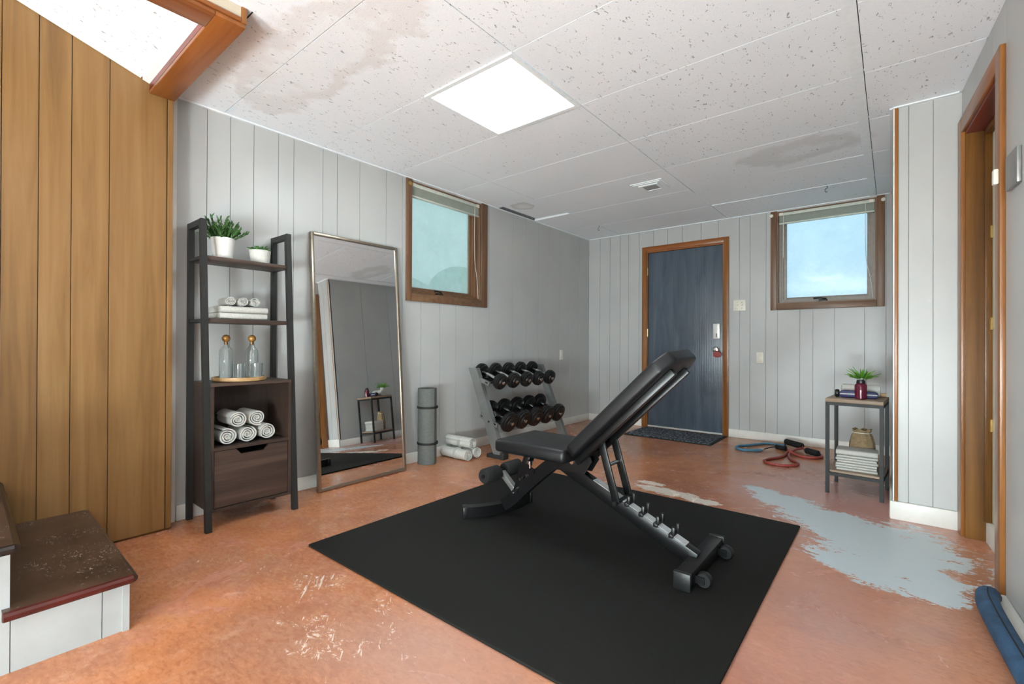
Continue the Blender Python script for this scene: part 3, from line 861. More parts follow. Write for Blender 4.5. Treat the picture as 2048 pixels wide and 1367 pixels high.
def blind(W, M, label, wand):
    u0, u1, v0, v1 = W
    t = thing('window_blind', M((u0 + u1) / 2, v1 - 0.06, 0.02), label, 'blind', 'raised window blinds')
    def bx(a, b, c0, d0, e, f):
        p, q = Vector(M(a, c0, e)), Vector(M(b, d0, f))
        return MB().box(min(p.x, q.x), max(p.x, q.x), min(p.y, q.y), max(p.y, q.y), min(p.z, q.z), max(p.z, q.z))
    bx(u0 + 0.014, u1 - 0.014, v1 - 0.040, v1 - 0.011, 0.006, 0.040).build('headrail', 'blind', t, bevel=0.002)
    for k in range(12):
        z = v1 - 0.046 - k * 0.0052
        bx(u0 + 0.018, u1 - 0.018, z - 0.0016, z, 0.008 + 0.001 * (k % 2), 0.036).build('slat', 'blind', t)
    bx(u0 + 0.016, u1 - 0.016, v1 - 0.124, v1 - 0.110, 0.007, 0.037).build('bottom_rail', 'blind', t, bevel=0.002)
    for uu in (u0 + 0.02, u1 - 0.055):
        bx(uu, uu + 0.03, v1 - 0.040, v1 - 0.0112, 0.001, 0.0055).build('end_bracket', 'plate', t)
    # pull cord
    ue = u1 - 0.03
    p = spline([M(ue - 0.05, v1 - 0.035, 0.004), M(ue - 0.052, v1 - 0.3, 0.006), M(ue - 0.045, v1 - 0.55, 0.006), M(ue - 0.015, v1 - 0.72, 0.006), M(ue + 0.004, v0 + 0.02, 0.010)], 6)
    MB().tube(p, 0.0022, 6).build('pull_cord', 'cord', t)
    if wand:
        MB().tube([M(u0 + 0.055, v1 - 0.04, 0.004), M(u0 + 0.055, v1 - 0.46, 0.004)], 0.0035, 8).build('tilt_wand', 'cord', t)
    return t
blind(WIN1, M1, 'raised pale blind at the top of the long wall window', False)
blind(WIN2, M2, 'raised pale blind at the top of the end wall window', True)

# outdoors seen hazily through the panes
one('outdoor_lawn', MB().box(-14, -0.16, -4, 16, 1.02, 1.1), 'grass', 'green lawn outside the long wall window', 'lawn', kind='structure')
one('outdoor_ground', MB().box(-0.1, 12, YB + 0.16, 18, 1.02, 1.1), 'grass', 'hazy ground outside the end wall window', 'lawn', kind='structure')
rs = random.Random(3)
for k, (x, y, r) in enumerate(((-2.6, 4.9, 0.7), (-4.2, 8.0, 1.2), (-6.2, 12.4, 1.5), (-2.3, 2.6, 0.45))):
    mb = MB()
    for q in range(9):
        mb.ball((x + rs.uniform(-.5, .5) * r, y + rs.uniform(-.6, .6) * r, 1.1 + rs.uniform(.2, .8) * r), r * rs.uniform(.35, .6), 12)
    one('garden_shrub', mb, 'hedge', ('low shrub nearest the long wall window outside', 'round shrub left of centre outside the long wall window', 'tall far shrub outside the long wall window', 'small shrub close to the house outside the long wall window')[k], 'shrub', 'shrubs outside')

# ---- blue door in the back wall
d1 = thing('door_1', (1.2, YB, 0), 'slate blue wooden door in an orange varnished frame', 'door', kind='structure')
x0, x1, z1 = DOOR[0], DOOR[1], DOOR[3]
MB().box(x0 - 0.05, x0, YB - 0.016, YB, 0, z1 + 0.055).build('casing', 'trimwood_z', d1, bevel=0.003)
MB().box(x1, x1 + 0.05, YB - 0.016, YB, 0, z1 + 0.055).build('casing', 'trimwood_z', d1, bevel=0.003)
MB().box(x0 + .0005, x1 - .0005, YB - 0.016, YB, z1, z1 + 0.055).build('head_casing', 'trimwood_x', d1, bevel=0.003)
MB().box(x0, x0 + 0.016, YB, YB + 0.12, 0, z1).build('jamb', 'trimwood_z', d1)
MB().box(x1 - 0.016, x1, YB, YB + 0.12, 0, z1).build('jamb', 'trimwood_z', d1)
MB().box(x0 + 0.016, x1 - 0.016, YB, YB + 0.12, z1 - 0.016, z1).build('head_jamb', 'trimwood_x', d1)
leaf = MB().box(x0 + 0.019, x1 - 0.019, YB + 0.012, YB + 0.055, 0.02, z1 - 0.019).build('door_leaf', 'door', d1, bevel=0.002)
MB().box(x0 + 0.019, x1 - 0.019, YB + 0.002, YB + 0.011, 0.004, 0.022).build('bottom_sweep', 'lockplate', leaf)
MB().box(x0 + 0.017, x1 - 0.017, YB + 0.056, YB + 0.13, -0.0, z1 - 0.017).build('threshold_block', 'black_plastic', d1)
for z in (1.78, 1.06, 0.25):
    hg = MB().tube([(x0 + 0.014, YB + 0.002, z), (x0 + 0.014, YB + 0.002, z + 0.09)], 0.007, 8)
    hg.build('hinge', 'brass_metal', d1)
pl = MB().box(1.530, 1.600, YB - 0.012, YB + 0.0115, 1.03, 1.195).build('lock_plate', 'lockplate', leaf, bevel=0.006)
MB().box(1.561, 1.570, YB - 0.0135, YB - 0.0125, 1.05, 1.09).build('key_slot', 'black_plastic', d1)
MB().lathe([(0.028, 0), (0.03, -0.008), (0.022, -0.014), (0.014, -0.02), (0.014, -0.034), (0.026, -0.042), (0.029, -0.055), (0.024, -0.066), (0.008, -0.07)], (1.566, YB + 0.0115, 0.915), 'Y', 20).build('knob', 'chrome', leaf)
# key tag hanging on the knob
kt = thing('key_tag', (1.575, YB - 0.064, 0.9), 'red key tag hanging from the door knob', 'key tag')
MB().lathe([(0.002, -0.006), (0.030, -0.004), (0.032, 0), (0.030, 0.004), (0.002, 0.006)], (1.590, YB - 0.070, 0.865), 'Y', 20, 1.35).build('tag', 'red_tag', kt)
MB().tube([(1.566 + 0.03 * math.cos(a), YB - 0.064, 0.912 + 0.03 * math.sin(a)) for a in [i * math.pi / 8 for i in range(16)]], 0.0018, 6, closed=True).build('ring', 'chrome', kt)

# ---- wall plates
def plate(name, x, z, w, h, toggles, label, cat, M):
    t = thing(name, M(x, z, 0), label, cat)
    def bx(a, b, c0, d0, e, f):
        p, q = Vector(M(a, c0, e)), Vector(M(b, d0, f))
        return MB().box(min(p.x, q.x), max(p.x, q.x), min(p.y, q.y), max(p.y, q.y), min(p.z, q.z), max(p.z, q.z))
    bx(x - w / 2, x + w / 2, z - h / 2, z + h / 2, -0.006, -0.0005).build('cover_plate', 'plate', t, bevel=0.002)
    for tx in toggles:
        if cat == 'light switch':
            bx(x + tx - 0.005, x + tx + 0.005, z - 0.004, z + 0.014, -0.016, -0.006).build('toggle', 'plate', t, bevel=0.001)
            for dz in (-0.03, 0.03):
                bx(x + tx - 0.003, x + tx + 0.003, z + dz - 0.003, z + dz + 0.003, -0.0072, -0.006).build('screw', 'chrome', t)
        else:
            bx(x + tx - 0.017, x + tx + 0.017, z - 0.034, z + 0.034, -0.0085, -0.006).build('insert', 'plate', t, bevel=0.001)
    return t
plate('light_switch', 1.792, 1.38, 0.118, 0.116, (-0.023, 0.023), 'ivory double light switch between the blue door and right window', 'light switch', M2)
plate('wall_outlet', 1.985, 0.838, 0.066, 0.114, (0,), 'white wall outlet on the end wall below the switch', 'outlet', M2)
plate('wall_outlet', 4.735, 0.842, 0.066, 0.114, (0,), 'white wall outlet above the dumbbell rack near the corner', 'outlet', M1)
pr = thing('light_switch', (3.31, 3.5, 0), 'grey switch plate low at the right edge of the picture', 'light switch', rotz=TH, local=True)
MB().box(-0.006, -0.0005, -1.13, -1.06, 1.04, 1.16).build('cover_plate', 'grey', pr, bevel=0.002)
MB().box(-0.012, -0.006, -1.10, -1.09, 1.09, 1.115).build('toggle', 'grey', pr, bevel=0.001)
ds = thing('door_sensor', (3.31, 3.5, 0), 'grey metal plate with white contact beside the doorway', 'door sensor', rotz=TH, local=True)
MB().box(-0.014, -0.0005, -1.00, -0.86, 1.55, 1.68).build('grey_plate', 'grey_plate', ds, bevel=0.004)
MB().box(-0.034, -0.0185, -0.80, -0.772, 1.60, 1.66).build('contact', 'plate', ds, bevel=0.004)

# ================================================================== STAIRS
st = thing('staircase', (0.57, 0.3, 0), 'dark worn wooden stair treads on white painted risers', 'staircase')
RUN, RISE = 0.275, 0.192
for k in range(7):
    yf = 0.515 - k * RUN
    zt = RISE * (k + 1)
    tr = MB().prism([(0.122, yf - RUN - 0.018), (1.045, yf - RUN - 0.018), (1.045, yf + 0.004), (0.132, yf + 0.022), (0.122, yf + 0.018)], 'Z', zt - 0.028, zt).build('tread', 'tread', st)
    MB().tube([(1.046, yf - RUN - 0.016, zt - 0.014), (1.046, yf + 0.005, zt - 0.014)], 0.0145, 10).build('nosing', 'nosing' if k == 0 else 'dark_nosing', tr)
    MB().tube([(0.130, yf + 0.022, zt - 0.014), (1.046, yf + 0.005, zt - 0.014)], 0.0145, 10).build('nosing', 'tread' if k == 0 else 'dark_nosing', tr)
    MB().box(0.122, 1.006, yf - 0.016, yf, zt - RISE + (0.0005 if k else 0), zt - 0.0285).build('riser', 'stair_white', st)
    # white side boards under each step
    ya, yb_ = yf - RUN, yf
    MB().box(1.007, 1.018, ya + 0.001, ya + 0.205, 0, zt - 0.0285).build('side_board', 'stair_white', st)
    MB().box(1.007, 1.018, ya + 0.207, yb_ - 0.001, 0, zt - 0.0285).build('side_board', 'stair_white', st)
MB().box(1.0185, 1.026, 0.497, 0.5155, 0, RISE - 0.0285).build('corner_strip', 'stair_white', st)

# blue draft stopper along the right wall
pts = [(-0.050 - 0.004, -0.86, 0.02), (-0.068, -0.90, 0.030), (-0.082, -1.0, 0.036), (-0.086, -1.2, 0.036), (-0.084, -1.5, 0.036), (-0.082, -1.9, 0.036), (-0.080, -2.3, 0.036)]
b = thing('draft_stopper', (3.31, 3.5, 0), 'long blue cloth draft stopper lying along the right wall', 'draft stopper', rotz=TH, local=True)
MB().tube(spline(pts, 6), [0.008] + [0.034] * 36, 14).build('cloth_tube', 'blue_cloth', b)
MB().tube(spline([(p[0], p[1], p[2] + 0.0345) for p in pts[1:]], 6), 0.0022, 6).build('seam', 'strap', b)

# ================================================================== THINGS
# floor mat and door mat
one('exercise_mat', MB().box(0.866, 2.648, 1.222, 3.0, 0.0005, 0.012), 'rubber_mat', 'large square black rubber exercise mat under the bench', 'mat', bevel=0.003)
dm = thing('doormat', (1.23, 5.02, 0), 'dark speckled doormat in front of the blue door', 'doormat')
MB().box(0.80, 1.66, 4.79, 5.31, 0.0065, 0.012).build('pile', 'doormat', dm)
MB().box(0.775, 1.685, 4.765, 5.335, 0.0005, 0.006).build('rubber_border', 'strap', dm, bevel=0.002)

# ---- bench
Y = 2.14
ZM = 0.012
bn = thing('weight_bench', (1.85, Y, ZM), 'black adjustable weight bench with raised backrest on the mat', 'weight bench')
# seat
MB().box(1.395, 1.835, 1.955, 2.315, 0.402, 0.470).build('seat', 'vinyl', bn, bevel=0.022, seg=3)
MB().box(1.46, 1.80, 2.03, 2.24, 0.392, 0.4015).build('seat_plate', 'black_steel', bn)
# backrest pad built flat, then tilted
p0 = Vector((1.822, 0, 0.478))
p1 = Vector((2.292, 0, 0.935))
dirv = (p1 - p0).normalized()
Lb = (p1 - p0).length
nv = Vector((dirv.z, 0, -dirv.x))          # towards the back of the rest
XF = Matrix(((dirv.x, 0, nv.x, p0.x), (0, 1, 0, 0), (dirv.z, 0, nv.z, p0.z), (0, 0, 0, 1)))
out = [(0.0, 1.985), (0.03, 1.958), (Lb - 0.05, 1.958), (Lb + 0.02, 2.00), (Lb + 0.03, 2.24), (Lb - 0.03, 2.292), (0.03, 2.292), (0.0, 2.265)]
MB().prism(out, 'Z', 0.0, 0.062).build('backrest', 'vinyl', bn, bevel=0.014, seg=3, xf=XF)
for y in (2.03, 2.20):
    MB().box(-0.02, Lb - 0.03, y - 0.016, y + 0.016, 0.063, 0.093).build('backrest_rail', 'black_steel', bn, xf=XF, bevel=0.003)
MB().box(0.02, 0.06, 2.047, 2.183, 0.066, 0.088).build('rail_cross', 'black_steel', bn, xf=XF)
# frame
MB().bar((1.70, Y, 0.362), (2.385, Y, 0.062), 0.05, 0.062).build('main_beam', 'black_steel', bn, bevel=0.004)
MB().bar((1.90, Y, 0.2744 + 0.0356), (2.345, Y, 0.0795 + 0.0356), 0.046, 0.0022).build('number_strip', 'strip', bn)  # pale strip paints in the window's reflection along the beam top
leg = spline([(1.76, Y, 0.372), (1.66, Y, 0.350), (1.52, Y, 0.235), (1.40, Y, 0.120), (1.325, Y, 0.062)], 5)
vs_, fs_ = [], [(0, 1, 2, 3)]
for k, p in enumerate(leg):
    d = (leg[min(k + 1, len(leg) - 1)] - leg[max(k - 1, 0)]).normalized()
    q = Vector((-d.z, 0, d.x))
    vs_ += [p + Vector((0, a * 0.024, 0)) + q * (b * 0.033) for a, b in ((-1, -1), (1, -1), (1, 1), (-1, 1))]
    if k:
        fs_ += [((k - 1) * 4 + e, (k - 1) * 4 + (e + 1) % 4, k * 4 + (e + 1) % 4, k * 4 + e) for e in range(4)]
fs_.append(tuple(range(len(vs_) - 4, len(vs_)))[::-1])
MB().add(vs_, fs_).build('front_leg', 'black_steel', bn, smooth=True)
for y in (Y - 0.034, Y + 0.034):
    MB().prism([(1.70, 0.33), (1.86, 0.335), (1.90, 0.40), (1.875, 0.45), (1.80, 0.43), (1.72, 0.40)], 'Y', y - 0.003, y + 0.003).build('pivot_plate', 'black_steel', bn)
    MB().tube([(1.79, y - 0.012, 0.385), (1.79, y + 0.012, 0.385)], 0.012, 12).build('pivot_bolt', 'chrome', bn)
    MB().tube([(1.86, y - 0.012, 0.415), (1.86, y + 0.012, 0.415)], 0.009, 12).build('pivot_bolt', 'chrome', bn)
ft = spline([(1.195, 1.945, ZM + 0.031), (1.26, 2.03, ZM + 0.031), (1.305, 2.14, ZM + 0.031), (1.318, 2.26, ZM + 0.031), (1.305, 2.375, ZM + 0.031)], 6)
MB().rect_sweep(ft, 0.05, 0.058).build('front_foot', 'black_steel', bn, smooth=True)
for p, q in ((ft[0], ft[1]), (ft[-1], ft[-2])):
    d = (q - p).normalized()
    MB().bar(p - d * 0.012, p + d * 0.014, 0.056, 0.0615, side=(-d.y, d.x, 0)).build('end_cap', 'black_plastic', bn, bevel=0.003)
MB().box(2.360, 2.422, 1.955, 2.395, ZM + 0.002, ZM + 0.066).build('rear_foot', 'black_steel', bn, bevel=0.004)
for ya, yb_ in ((1.935, 1.9545), (2.3955, 2.415)):
    MB().box(2.357, 2.425, ya, yb_, ZM, ZM + 0.070).build('end_cap', 'black_plastic', bn, bevel=0.004)
for y in (2.02, 2.335):
    w = MB().lathe([(0.008, -0.016), (0.026, -0.016), (0.030, -0.010), (0.030, 0.010), (0.026, 0.016), (0.008, 0.016)], (2.452, y, ZM + 0.031), 'Y', 20).build('wheel', 'black_plastic', bn)
    MB().box(2.4225, 2.458, y - 0.024, y - 0.018, ZM + 0.018, ZM + 0.046).build('wheel_bracket', 'black_steel', w)
# seat post
MB().bar((1.505, Y, 0.391), (1.415, Y, 0.150), 0.05, 0.04).build('seat_post', 'black_steel', bn, bevel=0.003)
MB().prism([(1.44, 0.24), (1.545, 0.275), (1.55, 0.30), (1.50, 0.325), (1.44, 0.30)], 'Y', Y - 0.031, Y - 0.026).build('seat_bracket', 'black_steel', bn)
for x, z in ((1.455, 0.235), (1.432, 0.178), (1.40, 0.145), (1.50, 0.262)):
    MB().tube([(x, Y - 0.036, z), (x, Y - 0.024, z)], 0.008, 10).build('bolt', 'chrome', bn)
kn = MB().lathe([(0.006, 0), (0.006, 0.02), (0.015, 0.022), (0.016, 0.04), (0.008, 0.044)], (1.52, Y - 0.03, 0.305), 'Z', 14).build('pull_knob', 'chrome', bn)
# foam rollers
MB().bar((1.405, Y, 0.148), (1.300, Y, 0.240), 0.032, 0.03).build('roller_arm', 'rack', bn, bevel=0.003)
MB().tube([(1.292, 1.985, 0.243), (1.292, 2.305, 0.243)], 0.011, 12).build('roller_axle', 'black_steel', bn)
for a, b in ((1.99, 2.112), (2.166, 2.30)):
    MB().lathe([(0.013, a), (0.036, a), (0.042, a + 0.008), (0.042, b - 0.008), (0.036, b), (0.013, b)], (1.292, 0, 0.243), 'Y', 22).build('foam_roller', 'foam', bn)
# backrest struts
for y in (2.075, 2.205):
    MB().bar((1.955, y, 0.545), (2.045, y, 0.240), 0.012, 0.036).build('back_strut', 'black_steel', bn, bevel=0.002)
MB().tube([(1.995, 2.0815, 0.405), (1.995, 2.1985, 0.405)], 0.009, 12).build('strut_bar', 'chrome', bn)
MB().tube([(2.045, 2.05, 0.243), (2.045, 2.23, 0.243)], 0.011, 12).build('catch_bar', 'black_steel', bn)
# catch pegs on the beam
for x in (2.075, 2.145, 2.213, 2.282):
    z = 0.362 - (x - 1.70) * 0.438 + 0.036
    pg = MB().box(x - 0.010, x + 0.012, Y - 0.032, Y + 0.032, z - 0.012, z + 0.008).build('catch_hook', 'black_plastic', bn, bevel=0.004)
    for y in (Y - 0.026, Y + 0.026):
        MB().box(x + 0.004, x + 0.020, y - 0.009, y + 0.009, z + 0.001, z + 0.040).build('hook_tip', 'black_plastic', pg, bevel=0.005)

# ---- leaning mirror
mi = thing('floor_mirror', (0.14, 2.01, 0), 'tall champagne framed mirror leaning on the long grey wall', 'mirror')
HM, WM = 1.715, 0.70
tilt = math.atan2(0.125, 1.70)
ym = 2.008
XM = Matrix.Translation((0.158, ym, 0.004)) @ Matrix.Rotation(-tilt, 4, 'Y')
fwid, fd = 0.020, 0.030
MB().box(-fd, 0, -WM / 2, -WM / 2 + fwid, 0, HM).build('frame_side', 'mirror_frame', mi, xf=XM, bevel=0.002)
MB().box(-fd, 0, WM / 2 - fwid, WM / 2, 0, HM).build('frame_side', 'mirror_frame', mi, xf=XM, bevel=0.002)
MB().box(-fd, 0, -WM / 2 + fwid + .0005, WM / 2 - fwid - .0005, 0, fwid).build('frame_bottom', 'mirror_frame', mi, xf=XM, bevel=0.002)
MB().box(-fd, 0, -WM / 2 + fwid + .0005, WM / 2 - fwid - .0005, HM - fwid, HM).build('frame_top', 'mirror_frame', mi, xf=XM, bevel=0.002)
MB().box(-0.016, -0.010, -WM / 2 + fwid, WM / 2 - fwid, fwid, HM - fwid).build('mirror_glass', 'mirror', mi, xf=XM)
MB().box(-0.026, -0.0165, -WM / 2 + fwid, WM / 2 - fwid, fwid, HM - fwid).build('back_board', 'strap', mi, xf=XM)

# ---- ladder shelf with cabinet
SY0, SY1 = 0.962, 1.435
sh = thing('ladder_shelf', (0.17, 1.2, 0), 'dark steel and walnut ladder shelf with a cabinet base', 'shelf')
ZT = 1.622
XR = 0.032
XF0, XF1 = 0.318, 0.212
for y in (SY0 + 0.014, SY1 - 0.014):
    MB().bar((XR, y, 0), (XR, y, ZT), 0.028, 0.028).build('rear_post', 'steel_dark', sh)
    MB().bar((XF0, y, 0), (XF1, y, ZT), 0.028, 0.030).build('front_post', 'steel_dark', sh)
    MB().box(XR + 0.0145, XF1 - 0.0155, y - 0.0135, y + 0.0135, ZT - 0.032, ZT - 0.0005).build('top_rail', 'steel_dark', sh)
for z in (1.432, 1.100):
    xf = XF0 + (XF1 - XF0) * z / ZT + 0.004
    MB().box(0.030, xf, SY0 + 0.0285, SY1 - 0.0285, z - 0.022, z).build('shelf_board', 'shelfwood', sh, bevel=0.002)
    for y in (SY0 + 0.014, SY1 - 0.014):
        MB().box(XR + 0.0145, xf - 0.016, y - 0.010, y + 0.010, z - 0.020, z - 0.004).build('shelf_bracket', 'steel_dark', sh)
# cabinet carcass
cy0, cy1, cx0, cx1, cz0, cz1 = SY0 + 0.0285, SY1 - 0.0285, 0.02, 0.300, 0.088, 0.758
TK = 0.016
MB().box(cx0, cx1, cy0, cy0 + TK, cz0, cz1 - TK - .0003).build('cabinet_side', 'shelfwood_z', sh)
MB().box(cx0, cx1, cy1 - TK, cy1, cz0, cz1 - TK - .0003).build('cabinet_side', 'shelfwood_z', sh)
MB().box(cx0, cx1 + 0.002, cy0, cy1, cz1 - TK, cz1).build('cabinet_top', 'shelfwood', sh)
MB().box(cx0, cx1, cy0 + TK, cy1 - TK, 0.405, 0.405 + TK).build('cabinet_shelf', 'shelfwood', sh)
MB().box(cx0, cx1, cy0 + TK, cy1 - TK, cz0, cz0 + TK).build('cabinet_bottom', 'shelfwood', sh)
MB().box(cx0, cx0 + 0.006, cy0 + TK, cy1 - TK, cz0 + TK, cz1 - TK).build('cabinet_back', 'shelfwood_z', sh)
ym_ = (cy0 + cy1) / 2
dz0, dz1 = cz0 + TK + 0.004, 0.402
MB().prism([(cy0 + TK + 0.003, dz0), (cy1 - TK - 0.003, dz0), (cy1 - TK - 0.003, dz1), (ym_ + 0.085, dz1), (ym_ + 0.060, dz1 - 0.030), (ym_ - 0.060, dz1 - 0.030), (ym_ - 0.085, dz1), (cy0 + TK + 0.003, dz1)], 'X', 0.282, 0.298).build('drawer', 'shelfwood', sh)
MB().box(0.05, 0.27, ym_ - 0.15, ym_ + 0.15, dz0 + 0.01, dz1 - 0.05).build('drawer_box', 'strap', sh)

# ---- towels
def roll(c, r, L, seed, turns=3.2, axis='X', sq=0.95, z0=None):
    """spiral roll along X ending at c (front end)"""
    rr = random.Random(seed)
    n = 72
    ph = rr.uniform(0, 6.28)
    th = r * 0.235
    mb = MB()
    vs = []
    for i in range(n + 1):
        t = i / n
        a = ph + t * turns * 2 * math.pi
        ro = r * (1 - 0.80 * (1 - t) ** 1.05)
        if t > 0.69:
            ro = r * (1 - 0.80 * (1 - t) ** 1.05)
        ro *= 1 + 0.02 * math.sin(3 * a + seed)
        ri = max(0.004, ro - th * (0.62 + 0.12 * math.sin(a * 2 + seed)))
        jx = rr.uniform(-0.002, 0.002)
        for rad in (ro, ri):
            for x in (-L, jx - (1 - t) * 0.004):
                vs.append((c[0] + x, c[1] + rad * math.cos(a), c[2] + rad * math.sin(a) * sq))
    fs = []
    for i in range(n):
        b, d = i * 4, i * 4 + 4
        fs += [(b, b + 1, d + 1, d), (b + 2, d + 2, d + 3, b + 3), (b, d, d + 2, b + 2), (b + 1, b + 3, d + 3, d + 1)]
    fs += [(0, 2, 3, 1), (n * 4, n * 4 + 1, n * 4 + 3, n * 4 + 2)]
    return mb.add(vs, fs)
def towel_roll(c, r, L, seed, label, group, stripe=False, rotz=0.0):
    t = thing('rolled_towel', (c[0] - L / 2, c[1], c[2] - r * 0.95), label, 'towel', group)
    roll(c, r, L, seed).build('roll', 'towel', t, smooth=True)
    core = MB().lathe([(r * 0.30, -L), (r * 0.30, -0.012)], c, 'X', 12).build('inner_fold', 'towel', t)
    if stripe:
        for dx in (-0.47, -0.42):
            MB().lathe([(r * 1.004, L * dx - 0.0018), (r * 1.016, L * dx - 0.001), (r * 1.016, L * dx + 0.001), (r * 1.004, L * dx + 0.0018)], c, 'X', 28, 0.95).build('stripe', 'towel_line', t)
    t.rotation_euler = (0, 0, rotz)
    return t
cb = 0.421
g = 'rolled towels in the shelf cabinet'
towel_roll((0.272, 1.080, cb + 0.0475), 0.0475, 0.20, 1, 'rolled white towel, bottom left of the cabinet pile', g)
towel_roll((0.268, 1.182, cb + 0.0475), 0.0475, 0.20, 2, 'rolled white towel, bottom middle of the cabinet pile', g)
towel_roll((0.272, 1.284, cb + 0.0475), 0.0475, 0.20, 3, 'rolled white towel, bottom right of the cabinet pile', g)
towel_roll((0.274, 1.131, cb + 0.131), 0.0465, 0.20, 4, 'rolled white towel, upper left of the cabinet pile', g)
towel_roll((0.266, 1.233, cb + 0.131), 0.0465, 0.20, 5, 'rolled white towel, upper right of the cabinet pile', g)
g = 'rolled towels on the floor'
towel_roll((0.315, 2.868, 0.049), 0.050, 0.29, 6, 'striped rolled white towel on the floor nearest the yoga mat', g, True)
towel_roll((0.315, 2.978, 0.049), 0.050, 0.29, 7, 'rolled white towel on the floor against the dumbbell rack', g, False)
towel_roll((0.312, 2.924, 0.135), 0.050, 0.29, 8, 'striped rolled white towel resting on top of two floor towels', g, True)

def folded(c, lx, ly, layers, th, label, group, seed, face='X'):
    """folded towel; c = base centre; folds rounded towards +X"""
    t = thing('folded_towel', c, label, 'towel', group)
    rr = random.Random(seed)
    for k in range(layers):
        z = c[2] + k * th
        h = th * 0.94
        x1 = c[0] + lx / 2 - (0 if k == layers - 1 else rr.uniform(0, 0.006))
        dy = rr.uniform(-0.004, 0.004)
        poly = [(c[0] - lx / 2, z), (x1 - h / 2, z)]
        poly += [(x1 - h / 2 + h / 2 * math.sin(math.pi * i / 8), z + h / 2 - h / 2 * math.cos(math.pi * i / 8)) for i in range(1, 8)]
        poly += [(x1 - h / 2, z + h), (c[0] - lx / 2, z + h)]
        MB().prism(poly, 'Y', c[1] - ly / 2 + dy, c[1] + ly / 2 + dy).build('fold', 'towel', t, bevel=0.004, seg=2)
    return t
zs = 1.100
g = 'folded towels on the middle shelf'
folded((0.135, 1.180, zs), 0.20, 0.245, 1, 0.037, 'folded white towel lying directly on the middle shelf', g, 1)
folded((0.133, 1.178, zs + 0.0365), 0.20, 0.245, 1, 0.037, 'folded white towel under the three small rolls', g, 2)
g = 'small rolled towels on the middle shelf'
for k, y in enumerate((1.118, 1.182, 1.244)):
    towel_roll((0.205, y, zs + 0.0735 + 0.0265), 0.0275, 0.13, 11 + k, ('small rolled towel nearest the stairs on the middle shelf', 'middle one of three small rolled towels on the shelf', 'small rolled towel nearest the mirror on the middle shelf')[k], g)

# ---- plants
def leaf_mesh(mb, base, d, up_, L, w, bend=0.3, n=5, fold=0.25):
    base, d, up_ = Vector(base), Vector(d).normalized(), Vector(up_)
    s = d.cross(up_)
    if s.length < 1e-4: s = Vector((1, 0, 0))
    s.normalize()
    nn = s.cross(d)
    vs = []
    for i in range(n + 1):
        t = i / n
        c = base + d * (L * t) - Vector((0, 0, 1)) * (bend * L * t * t) + nn * 0
        ww = w * math.sin(math.pi * (0.12 + 0.88 * t)) ** 0.8 if t < 1 else 0.0005
        vs += [c - s * ww + nn * ww * fold, c - nn * (0.0012), c + s * ww + nn * ww * fold]
    fs = []
    for i in range(n):
        b = i * 3
        fs += [(b, b + 1, b + 4, b + 3), (b + 1, b + 2, b + 5, b + 4)]
    k = len(vs)
    vs += [v - nn * 0.0016 for v in vs]
    fs += [tuple(x + k for x in f[::-1]) for f in fs]
    return mb.add(vs, fs)
def pot(name, c, r0, r1, h, mat, label, facets=24):
    t = thing(name, c, label, 'plant')
    MB().lathe([(r0 * 0.9, 0), (r0, 0.004), (r1, h - 0.004), (r1, h), (r1 * 0.88, h), (r1 * 0.86, h * 0.8), (0.003, h * 0.78)], c, 'Z', facets).build('pot', mat, t)
    MB().lathe([(0.002, h * 0.80), (r1 * 0.85, h * 0.81), (r1 * 0.6, h * 0.88), (0.002, h * 0.9)], c, 'Z', 16).build('soil', 'soil', t)
    return t
rr = random.Random(21)
c1 = (0.135, 1.098, 1.432)
p1_ = pot('potted_plant', c1, 0.048, 0.059, 0.118, 'pot', 'bushy green plant in a white pot on the top shelf', 24)
mb = MB()
for k in range(64):
    a = rr.uniform(0, 6.283)
    el = rr.uniform(0.35, 1.5)
    d = Vector((math.cos(a) * math.cos(el), math.sin(a) * math.cos(el), math.sin(el)))
    b = Vector(c1) + Vector((math.cos(a) * 0.025, math.sin(a) * 0.025, 0.095))
    L = rr.uniform(0.075, 0.135) * (0.72 + 0.28 * math.sin(el))
    tip = b + d * L + Vector((0, 0, 0.012))
    if tip.x < 0.02: continue
    mb.tube([b, b + d * L * 0.55 + Vector((0, 0, 0.008)), tip], [0.0022, 0.0016, 0.0008], 5)
    for q in range(9):
        t_ = 0.25 + 0.75 * q / 8
        pp = b + d * L * t_ + Vector((0, 0, 0.010 * t_))
        dd = d + Vector((rr.uniform(-1, 1), rr.uniform(-1, 1), rr.uniform(-0.3, 1))) * 0.75
        leaf_mesh(mb, pp, dd, (rr.uniform(-.2, .2), rr.uniform(-.2, .2), 1), rr.uniform(0.014, 0.024), 0.0042, 0.0, 2)
o = mb.build('foliage', 'leaf_dark', p1_)
o['kind'] = 'stuff'
c2 = (0.145, 1.292, 1.432)
p2_ = pot('potted_succulent', c2, 0.050, 0.057, 0.078, 'concrete_pot', 'spiky succulent in a pale concrete pot on the top shelf', 24)
for k in range(26):
    ring = k // 9
    a = k * 2.39996
    el = (0.5, 0.85, 1.2)[min(ring, 2)] + rr.uniform(-0.1, 0.1)
    d = (math.cos(a) * math.cos(el), math.sin(a) * math.cos(el), math.sin(el))
    b = Vector(c2) + Vector((math.cos(a) * 0.012, math.sin(a) * 0.012, 0.066))
    leaf_mesh(MB(), b, d, (0, 0, 1), 1, 1)
    leaf_mesh((q := MB()), b, d, (0, 0, 1), rr.uniform(0.052, 0.07) - ring * 0.004, 0.0095, 0.12, 5, 0.5).build('leaf', 'leaf_mid', p2_)

